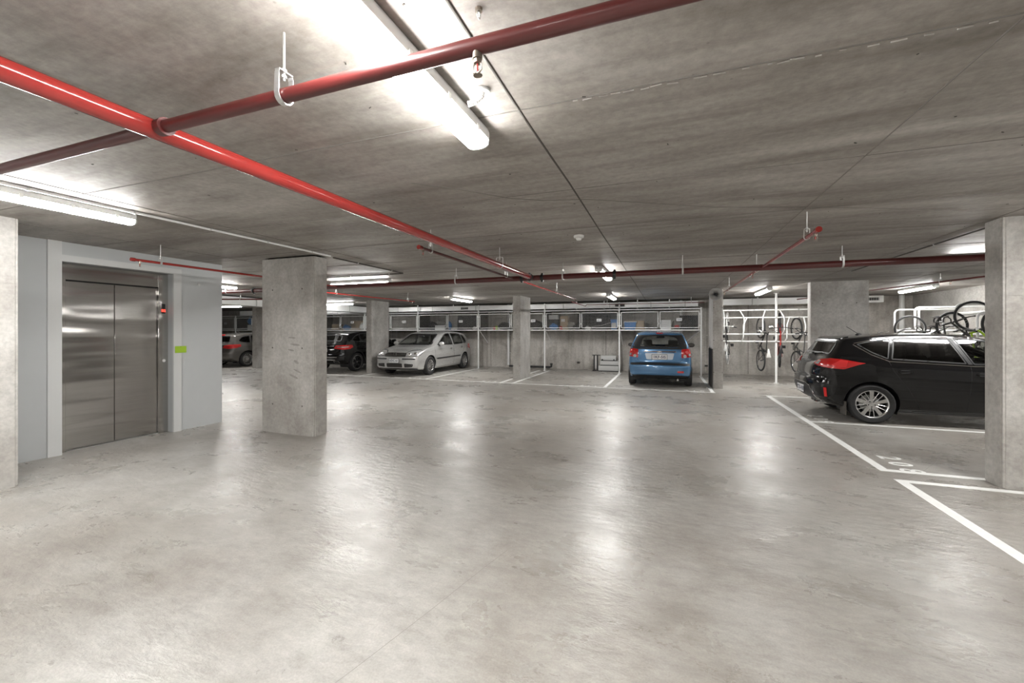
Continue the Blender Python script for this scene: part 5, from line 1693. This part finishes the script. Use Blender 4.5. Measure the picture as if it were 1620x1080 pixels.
cage(-1.56, 1.09, 'storage cage above the blue hatchback at the right end of the row', '210', .41, last=True)

# ---- what is in them
DZ = 1.541
def carton(x, y, w_, d_, h_, mat, label, z=DZ, rz=0, name='storage_box', cat='box'):
    t = thing(name, label, cat, (x, y, z), rz)
    MB().box(-w_ / 2, w_ / 2, -d_ / 2, d_ / 2, 0, h_).build('box_body', mat, t, bevel=.006)
    MB().box(-w_ / 2 - .002, w_ / 2 + .002, -.025, .025, h_ * .75, h_ + .002).build('tape', mlampbase, t)
    MB().box(-w_ / 2 + .01, w_ / 2 - .01, -.003, .003, h_, h_ + .004).build('flap_edge', mseam, t)
    return t
def tub(x, y, w_, d_, h_, mat, label, lid=None, z=DZ, rz=0):
    t = thing('plastic_tub', label, 'tub', (x, y, z), rz)
    m = MB()
    k = .86
    vs = [(-w_ / 2 * k, -d_ / 2 * k, 0), (w_ / 2 * k, -d_ / 2 * k, 0), (w_ / 2 * k, d_ / 2 * k, 0), (-w_ / 2 * k, d_ / 2 * k, 0),
          (-w_ / 2, -d_ / 2, h_), (w_ / 2, -d_ / 2, h_), (w_ / 2, d_ / 2, h_), (-w_ / 2, d_ / 2, h_)]
    m.add(vs, [(3, 2, 1, 0), (4, 5, 6, 7), (0, 1, 5, 4), (1, 2, 6, 5), (2, 3, 7, 6), (3, 0, 4, 7)])
    m.build('tub_body', mat, t, bevel=.01)
    MB().box(-w_ / 2 - .015, w_ / 2 + .015, -d_ / 2 - .015, d_ / 2 + .015, h_, h_ + .025).build('lid', lid or mat, t, bevel=.006)
    for s in (-1, 1):
        MB().obox((s * (w_ / 2 + .012), 0, h_ - .01), .02, .12, .04).build('handle', mlampbase, t)
    return t
def bag(x, y, rx, ry, rz_, mat, label, z=DZ, seed=1, name='bag'):
    t = thing(name, label, 'bag', (x, y, z))
    m = MB().ell((0, 0, rz_ * .96), rx, ry, rz_, 16, 9, jitter=.22, seed=seed)
    m.v = [(a, b, max(0.0, c)) for a, b, c in m.v]
    m.build('bag_body', mat, t, smooth=True)
    MB().tube([(-rx * .4, -ry * .5, rz_ * 1.6), (-rx * .25, -ry * .55, rz_ * 2.1), (rx * .25, -ry * .55, rz_ * 2.1), (rx * .4, -ry * .5, rz_ * 1.6)], .012, 6).build('strap', mat, t, smooth=True)
    return t
def board(x, y, w_, h_, mat, label, tilt=6, z=DZ, name='leaning_board'):
    t = thing(name, label, 'board', (x, y, z))
    o = MB().box(-w_ / 2, w_ / 2, -.015, .015, 0, h_).build('board_sheet', mat, t, bevel=.004); o.rotation_euler = (R(-tilt), 0, 0)
    f = MB().box(-w_ / 2, w_ / 2, -.02, .02, 0, .03).build('board_edge', mseam, t); f.rotation_euler = (R(-tilt), 0, 0)
    return t
# 210
carton(-1.04, 15.62, .62, .42, .32, mcard, 'brown cardboard box behind the blue tub in the right-hand end cage')
tub(-1.20, 15.36, .40, .10, .26, mblue, 'blue plastic tub at the left of the cage above the blue hatchback', lid=mplastic)
carton(-.02, 15.45, .34, .3, .33, mplate, 'white box beside the number tag above the blue hatchback')
bag(.33, 15.6, .16, .16, .17, mgreyfabric, 'pale grey bag with a red part in the cage above the blue hatchback', seed=4)
tag(MB().obox((.34, 15.43, DZ + .10), .16, .03, .09).obox((.34, 15.43, DZ + .145), .10, .03, .02).build('red_pouch', mredlens, bevel=.012), 'small dark red pouch against the pale grey bag above the blue hatchback', 'pouch')
bag(.74, 15.65, .24, .22, .20, mfabric, 'big black bag at the right end of the storage cages', seed=5)
board(.74, 15.95, .6, .5, mblack, 'black board standing behind the big black bag')
# 211
carton(-4.02, 15.60, .36, .3, .17, mlampbase, 'pale grey box on top of the dark crate left of the empty bay cage', z=DZ + .39)
carton(-4.02, 15.62, .42, .36, .385, mblack, 'dark crate under the pale grey box in the cage over the empty bay', name='dark_crate', cat='crate')
carton(-3.62, 15.66, .30, .34, .52, mcard, 'tall cardboard box with a white label in the cage over the empty bay')
tag(MB().box(-3.72, -3.58, 15.482, 15.487, DZ + .30, DZ + .40).build('paper_label', mplate), 'white paper label on the tall cardboard box', 'label')
bag(-3.98, 15.36, .17, .09, .11, mblue, 'blue bag at the left of the cage over the empty bay', seed=7)
bag(-3.70, 15.37, .07, .06, .06, mredbright, 'small red bundle beside the blue bag in the cage', seed=8)
bag(-3.36, 15.62, .17, .2, .15, mgreyfabric, 'grey folded bundle in the cage over the empty bay', seed=9)
bag(-3.12, 15.45, .15, .12, .10, mfabric, 'black bundle beside the middle bar of the cage over the empty bay', seed=10)
board(-2.45, 15.95, 1.5, .62, mblack, 'long black board at the back of the cage over the empty bay')
bag(-2.72, 15.5, .12, .1, .06, mplastic, 'white crumpled bag on the shelf right of the middle bar', seed=12)
tag(MB().tube([(-2.6, 15.45, DZ + .10), (-2.2, 15.5, DZ + .16), (-1.9, 15.5, DZ + .25)], .012, 8).build('walking_pole', mgalv, smooth=True), 'thin silver pole leaning across the shelf beside the blue container', 'pole')
tub(-1.76, 15.48, .22, .26, .34, mblue, 'tall blue container with a grey front near the cage post', lid=mblue)
tag(MB().box(-1.84, -1.68, 15.333, 15.34, DZ + .05, DZ + .24).build('container_label', mlampbase), 'grey label on the front of the tall blue container', 'label')
# 212
bag(-6.05, 15.6, .26, .22, .14, mfabric, 'dark bag in the cage left of the centre narrow column', seed=14)
bag(-6.42, 15.42, .06, .05, .05, mredbright, 'small red toy on the shelf left of the centre column', seed=15, name='soft_toy')
bag(-6.33, 15.42, .06, .05, .075, mgreen, 'small lime green toy on the shelf left of the centre column', seed=16, name='soft_toy')
bag(-4.75, 15.6, .28, .24, .17, mfabric, 'black bag in the cage just right of the centre narrow column', seed=17)
# 213
bag(-9.35, 15.6, .22, .2, .17, mfabric, 'dark bag at the left of the cage above the silver hatchback', seed=18)
carton(-8.82, 15.43, .48, .26, .19, mplate, 'white carton in the cage above the silver hatchback')
bag(-8.84, 15.45, .22, .15, .10, mgreyfabric, 'light grey bag lying on the white carton', z=DZ + .195, seed=19)
bag(-8.52, 15.6, .09, .1, .17, mblue, 'blue bag behind the white carton above the silver hatchback', seed=20)
board(-7.75, 15.95, 1.2, .60, mblack, 'black board filling the right half of the cage above the silver hatchback')
bag(-7.28, 15.45, .12, .1, .06, mplastic, 'white crumpled bag beside the post above the silver hatchback', seed=21)
# 214
bag(-12.1, 15.6, .3, .24, .18, mgreyfabric, 'grey bag in the nearly empty cage', seed=22)
# 215
carton(-14.4, 15.55, .40, .3, .26, mcard, 'cardboard box above the black crossover on the left')
carton(-13.3, 15.75, .7, .3, .42, mcard, 'wide brown carton above the black crossover')
bag(-13.75, 15.42, .2, .12, .11, mblue, 'blue bag in front of the wide brown carton', seed=23)
bag(-12.86, 15.5, .2, .18, .15, mplastic, 'white crumpled bag above the roof of the black crossover', seed=24)
# 217
bag(-19.9, 15.6, .34, .22, .20, mblue, 'blue bag in the cage above the grey hatchback', seed=25, z=DZ + .26)
carton(-19.75, 15.6, .6, .4, .255, mplate, 'white box under the blue bag above the grey hatchback')

# folding tool chest and step at the back wall of the empty bay
t = thing('tool_chest', 'white three-tier tool chest with black latches against the back wall of the empty bay', 'tool chest', (-1.98, 15.82, 0))
for (x0, x1, z0, z1, y0) in ((-.38, .34, .03, .21, -.16), (-.33, .34, .24, .385, -.13), (-.30, .26, .415, .58, -.10)):
    b = MB().box(x0, x1, y0, .16, z0, z1).build('tier', mlampbase, t, bevel=.008)
    MB().box(x0 + .01, x1 - .01, y0 + .01, .15, z0 - .03, z0).build('tier_gap', mblack, b)
for x in (-.24, .18):
    MB().obox((x, -.108, .43), .05, .02, .04).build('latch', mblack, t)
for x, z0, z1 in ((.345, .03, .23), (.335, .42, .60)):
    MB().box(x - .012, x + .02, -.12, .12, z0, z1).build('end_plate', mblack, t)
t = thing('folding_trolley', 'black folded trolley standing left of the white tool chest', 'trolley', (-2.47, 15.85, 0))
for x in (-.07, .05):
    MB().box(x - .022, x + .022, -.03, .03, .03, .58).build('leg', mblack, t)
MB().box(-.14, .16, -.05, .05, .575, .60).build('top_plate', mblack, t, bevel=.006)
MB().box(-.12, .10, -.08, .06, .0, .03).build('foot_plate', mblack, t)
MB().box(-.045, .025, -.015, .015, .08, .54).build('centre_rail', mgalv, t)

# ================================================================== BICYCLES
def bicycle(label, frame_col, seed=0, tyre=None, drop=False, scale=.94, group=None, bars=None, mb_w=.024, saddle=None):
    t = thing('bicycle', label, 'bicycle', (0, 0, 0), 0, group)
    rw_ = .335
    xr_, xf_ = -.50, .52
    fm = plain('bike_' + '_'.join('%d' % int(c * 99) for c in frame_col), frame_col, .3, coat=.6)
    BB = Vector((-.06, 0, .29)); ST = Vector((-.22, 0, .80)); HT = Vector((.33, 0, .83)); HB = Vector((.38, 0, .70)); RA = Vector((xr_, 0, rw_)); FA = Vector((xf_, 0, rw_))
    m = MB()
    m.tube([BB, ST], .016, 8); m.tube([ST.lerp(BB, .08), HT], .016, 8); m.tube([BB, HB], .021, 8); m.tube([HT + Vector((-.012, 0, .03)), HB], .021, 8)
    for s in (-1, 1):
        m.tube([BB + Vector((0, s * .03, 0)), RA + Vector((.04, s * .06, 0)), RA + Vector((0, s * .065, 0))], .010, 6)
        m.tube([ST.lerp(BB, .1) + Vector((0, s * .012, 0)), RA + Vector((0, s * .065, 0))], .008, 6)
    m.cyl(BB + Vector((0, -.04, 0)), BB + Vector((0, .04, 0)), .024, 12)
    m.build('frame', fm, t, smooth=True)
    m = MB()
    m.tube([HB + Vector((.01, 0, -.02)), HB + Vector((.02, 0, -.06))], .018, 8)
    for s in (-1, 1):
        m.tube([HB + Vector((.015, s * .02, -.04)), HB + Vector((.025, s * .055, -.07)), FA + Vector((-.02, s * .055, .10)), FA + Vector((0, s * .055, 0))], [.012, .013, .010, .008], 8)
    m.build('fork', fm if seed % 2 else mblack, t, smooth=True)
    for cx in (xr_, xf_):
        n = 36
        o = MB().lathe([(rw_ - .02 + mb_w * math.cos(a), mb_w * math.sin(a)) for a in [2 * PI * i / 8 for i in range(8)]], (0, 0, 0), 'y', n, closed=True).build('wheel', tyre or mblackrub, t, smooth=True)
        o.location = (cx, 0, rw_)
        MB().lathe([(rw_ - .036, -.011), (rw_ - .036, .011), (rw_ - .052, .008), (rw_ - .052, -.008)], (0, 0, 0), 'y', n, closed=True).build('rim', malloy if seed % 3 else mblack, o, smooth=True)
        m = MB()
        for i in range(20):
            a = 2 * PI * i / 20
            s = 1 if i % 2 else -1
            p0_ = Vector((.018 * math.cos(a + s), s * .028, .018 * math.sin(a + s))); p1_ = Vector(((rw_ - .05) * math.cos(a), 0, (rw_ - .05) * math.sin(a)))
            m.cyl(p0_, p1_, .0016, 3, cap=False)
        m.build('spokes', mgalv, o, kind='stuff')
        MB().cyl((0, -.05, 0), (0, .05, 0), .017, 10).build('hub', mblack, o, smooth=True)
    sd_ = MB()
    sp = ST + (ST - BB).normalized() * .13
    t2 = MB().tube([ST, sp], .013, 8).build('seat_post', malloy, t, smooth=True)
    sd_.add([(sp.x - .12, -.07, sp.z + .03), (sp.x - .12, .07, sp.z + .03), (sp.x - .02, .045, sp.z + .035), (sp.x + .14, .016, sp.z + .02), (sp.x + .15, 0, sp.z + .015), (sp.x + .14, -.016, sp.z + .02), (sp.x - .02, -.045, sp.z + .035),
             (sp.x - .11, -.05, sp.z - .005), (sp.x - .11, .05, sp.z - .005), (sp.x - .02, .03, sp.z), (sp.x + .13, .012, sp.z), (sp.x + .14, 0, sp.z), (sp.x + .13, -.012, sp.z), (sp.x - .02, -.03, sp.z)],
            [(0, 1, 2, 3, 4, 5, 6), (13, 12, 11, 10, 9, 8, 7)] + [(i, i + 7, (i + 1) % 7 + 7, (i + 1) % 7) for i in range(7)])
    sd_.build('saddle', saddle or mblack, t, bevel=.008)
    st = HT + Vector((-.02, 0, .07))
    fr = st + Vector((.08, 0, .02))
    MB().tube([HT, st, fr], .014, 8).build('stem', mblack, t, smooth=True)
    m = MB()
    if drop:
        m.tube([fr + Vector((0, -.13, 0)), fr, fr + Vector((0, .13, 0))], .013, 8)
        for s in (-1, 1):
            m.tube([fr + Vector((0, s * .12, 0)), fr + Vector((0, s * .20, 0)), fr + Vector((.05, s * .205, .0)), fr + Vector((.10, s * .205, -.02)), fr + Vector((.11, s * .205, -.08)), fr + Vector((.06, s * .21, -.125)), fr + Vector((-.02, s * .21, -.13))], .013, 8)
    else:
        m.tube([fr + Vector((-.03, -.31, .02)), fr + Vector((0, -.18, .015)), fr + Vector((.01, -.05, 0)), fr + Vector((.01, .05, 0)), fr + Vector((0, .18, .015)), fr + Vector((-.03, .31, .02))], .012, 8)
    h = m.build('handlebar', bars or mblack, t, smooth=True)
    for s in (-1, 1):
        if drop:
            MB().tube([fr + Vector((.10, s * .205, .0)), fr + Vector((.125, s * .205, .05)), fr + Vector((.135, s * .205, -.03)), fr + Vector((.13, s * .205, -.10))], .009, 6).build('brake_lever', mblack, h, smooth=True)
        else:
            MB().tube([fr + Vector((-.03, s * .31, .02)), fr + Vector((-.015, s * .22, .017))], .017, 8).build('grip', mblack, h, smooth=True)
            MB().tube([fr + Vector((.01, s * .19, .0)), fr + Vector((.05, s * .22, -.03)), fr + Vector((.03, s * .30, -.03))], .006, 6).build('brake_lever', malloy, h, smooth=True)
    m = MB().lathe([(.09, .045), (.09, .049), (.072, .049), (.072, .045)], tuple(BB), 'y', 24, closed=True)
    for i in range(4):
        a = PI / 2 * i + .4
        m.tube([BB + Vector((.02 * math.cos(a), .047, .02 * math.sin(a))), BB + Vector((.075 * math.cos(a), .047, .075 * math.sin(a)))], .006, 4)
    cr = m.build('chainring', mblack, t)
    for s in (-1, 1):
        e = BB + Vector((s * .16 * math.cos(.5), s * .065, s * .16 * math.sin(.5)))
        MB().tube([BB + Vector((0, s * .055, 0)), e], .011, 6).build('crank', malloy, cr, smooth=True)
        MB().obox(e + Vector((0, s * .055, 0)), .09, .09, .02).build('pedal', mblack, cr, bevel=.004)
    MB().tube([BB + Vector((0, .047, .09)), RA + Vector((0, .047, .035))], .003, 4).tube([BB + Vector((0, .047, -.09)), RA + Vector((0, .047, -.035))], .003, 4).build('chain', mseam, t)
    MB().lathe([(.035, .035), (.045, .04), (.035, .052), (.012, .055)], tuple(RA), 'y', 20).build('cassette', mgalv, t)
    t['_s'] = scale
    return t

def hang(t, x, y, ztop, heading, tilt=0, wheel='front'):
    """stand the bicycle on end: front wheel up, its top at ztop; heading turns it about the vertical"""
    s = t['_s']; del t['_s']
    t.rotation_mode = 'XYZ'
    rot = Matrix.Rotation(heading, 4, 'Z') @ Matrix.Rotation(tilt, 4, 'X') @ Matrix.Rotation(R(-90), 4, 'Y')
    # front wheel centre in local coordinates
    c = Vector((.52, 0, .335)) * s
    p = Vector((x, y, ztop - .335 * s))
    off = p - (rot @ c.to_4d()).to_3d()
    t.matrix_world = Matrix.Translation(off) @ rot @ Matrix.Scale(s, 4)
overexposed_tyre = plain('overexposed_tyre', (.62, .62, .61), .5)  # tyre bleached in its colour to stand in for overexposure on the wheel
# with heading +90 deg the saddle side looks towards -Y (the camera)
hang(bicycle('black bicycle with glare painted white onto its wheels hanging closest to the speaker column', (.03, .03, .03), 1, tyre=overexposed_tyre, bars=mplastic, saddle=mlampbase), 1.74, 14.15, 2.06, R(90 - 12))
hang(bicycle('black and white bicycle hanging second from the speaker column', (.02, .02, .02), 2, bars=malloy, saddle=mplastic), 2.62, 14.15, 1.90, R(90 + 9))
hang(bicycle('bicycle with a red and black frame hanging behind the rack post', (.42, .02, .015), 3), 3.10, 14.15, 2.02, R(90 - 9))
hang(bicycle('dark grey bicycle hanging closest to the big column', (.05, .05, .05), 4, mb_w=.026), 3.52, 14.15, 1.88, R(90 + 11))
# right wall row
hang(bicycle('black road bicycle hanging on the right wall furthest from the column at the photo edge', (.03, .03, .03), 5), 5.56, 12.9, 1.87, 0)
hang(bicycle('black and white road bicycle with drop handlebars hung low on the right wall', (.10, .10, .10), 6, drop=True), 5.95, 12.1, 1.92, R(10))
hang(bicycle('black road bicycle with drop handlebars and its front wheel highest on the right wall', (.02, .02, .02), 7, drop=True), 6.0, 11.5, 2.12, R(-4))
hang(bicycle('lime green bicycle hung on the right wall beside the column at the photo edge', (.33, .52, .02), 8), 6.15, 11.0, 1.95, R(5))

def hoop_path(pts, r=.05, seg=5, plane=None):
    """round the corners of an open 3-D path"""
    P = [Vector(p) for p in pts]; out = [P[0]]
    for i in range(1, len(P) - 1):
        a = (P[i - 1] - P[i]); b = (P[i + 1] - P[i]); rr = min(r, a.length * .45, b.length * .45)
        A = P[i] + a.normalized() * rr; B = P[i] + b.normalized() * rr
        for k in range(seg + 1):
            u = k / seg
            out.append(A * (1 - u) ** 2 + P[i] * 2 * u * (1 - u) + B * u * u)
    out.append(P[-1]); return out
rk = thing('bicycle_rack', 'white tubular bicycle rack with four long rails between speaker column and big column', 'bicycle rack', (2.95, 13.85, 0))
MB().cyl((0, 0, 0), (0, 0, CZ), .030, 16).cyl((0, 0, 0), (0, 0, .012), .07, 16).cyl((0, 0, CZ - .012), (0, 0, CZ), .07, 16).build('post', mwhitemetal, rk, smooth=True)
for z, y in ((2.10, .03), (1.88, -.03), (1.40, .03), (1.19, -.03)):
    MB().cyl((-1.50, y, z), (.98, y, z), .021, 12).build('rail', mwhitemetal, rk, smooth=True)
    for x in (-.55, 0, .55, .85):
        MB().cyl((x - .02, y, z), (x + .02, y, z), .027, 12).build('rail_clamp', mgalv, rk, smooth=True)
for (xt, xb, zt, zb, yy) in ((-.92, -.83, 2.10, 1.40, .03), (-.74, -.86, 1.88, 1.19, -.03), (-.26, -.36, 2.10, 1.40, .03), (.09, .17, 2.10, 1.40, .03), (.32, .22, 1.88, 1.19, -.03), (.66, .66, 1.88, 1.40, -.03), (-1.35, -1.35, 2.10, 1.40, .03)):
    for sgn in (1,):
        p = hoop_path([(xt, yy, zt), (xb, yy - .16, zt - .22), (xb, yy - .16, zb + .10), (xb - .02, yy, zb)], .06)
        MB().tube(p, .016, 10).build('wheel_hoop', mwhitemetal, rk, smooth=True)
rk2 = thing('bicycle_rack', 'row of white rounded hoops standing out from the right wall', 'bicycle rack', (7.05, 12.5, 0))
for i, y in enumerate((14.1, 13.3, 12.95, 12.16, 11.56, 11.06)):
    z0, z1 = (1.50, 2.06) if i % 2 == 0 else (1.30, 1.86)
    if i == 1: z0, z1 = 1.50, 2.08
    xo = -1.22 if i % 2 else -1.30
    p = hoop_path([(0, y - 12.5, z1), (xo, y - 12.5, z1), (xo, y - 12.5, z0), (0, y - 12.5, z0)], .11, 7)
    MB().tube(p, .022, 10).build('wheel_hoop', mwhitemetal, rk2, smooth=True)
for z in (1.42, 1.95):
    MB().cyl((-.05, -1.6, z), (-.05, 1.8, z), .022, 10).build('rail', mwhitemetal, rk2, smooth=True)
    for y in (-1.4, 0, 1.5):
        MB().box(-.05, 0, y - .02, y + .02, z - .02, z + .02).build('wall_bracket', mgalv, rk2)
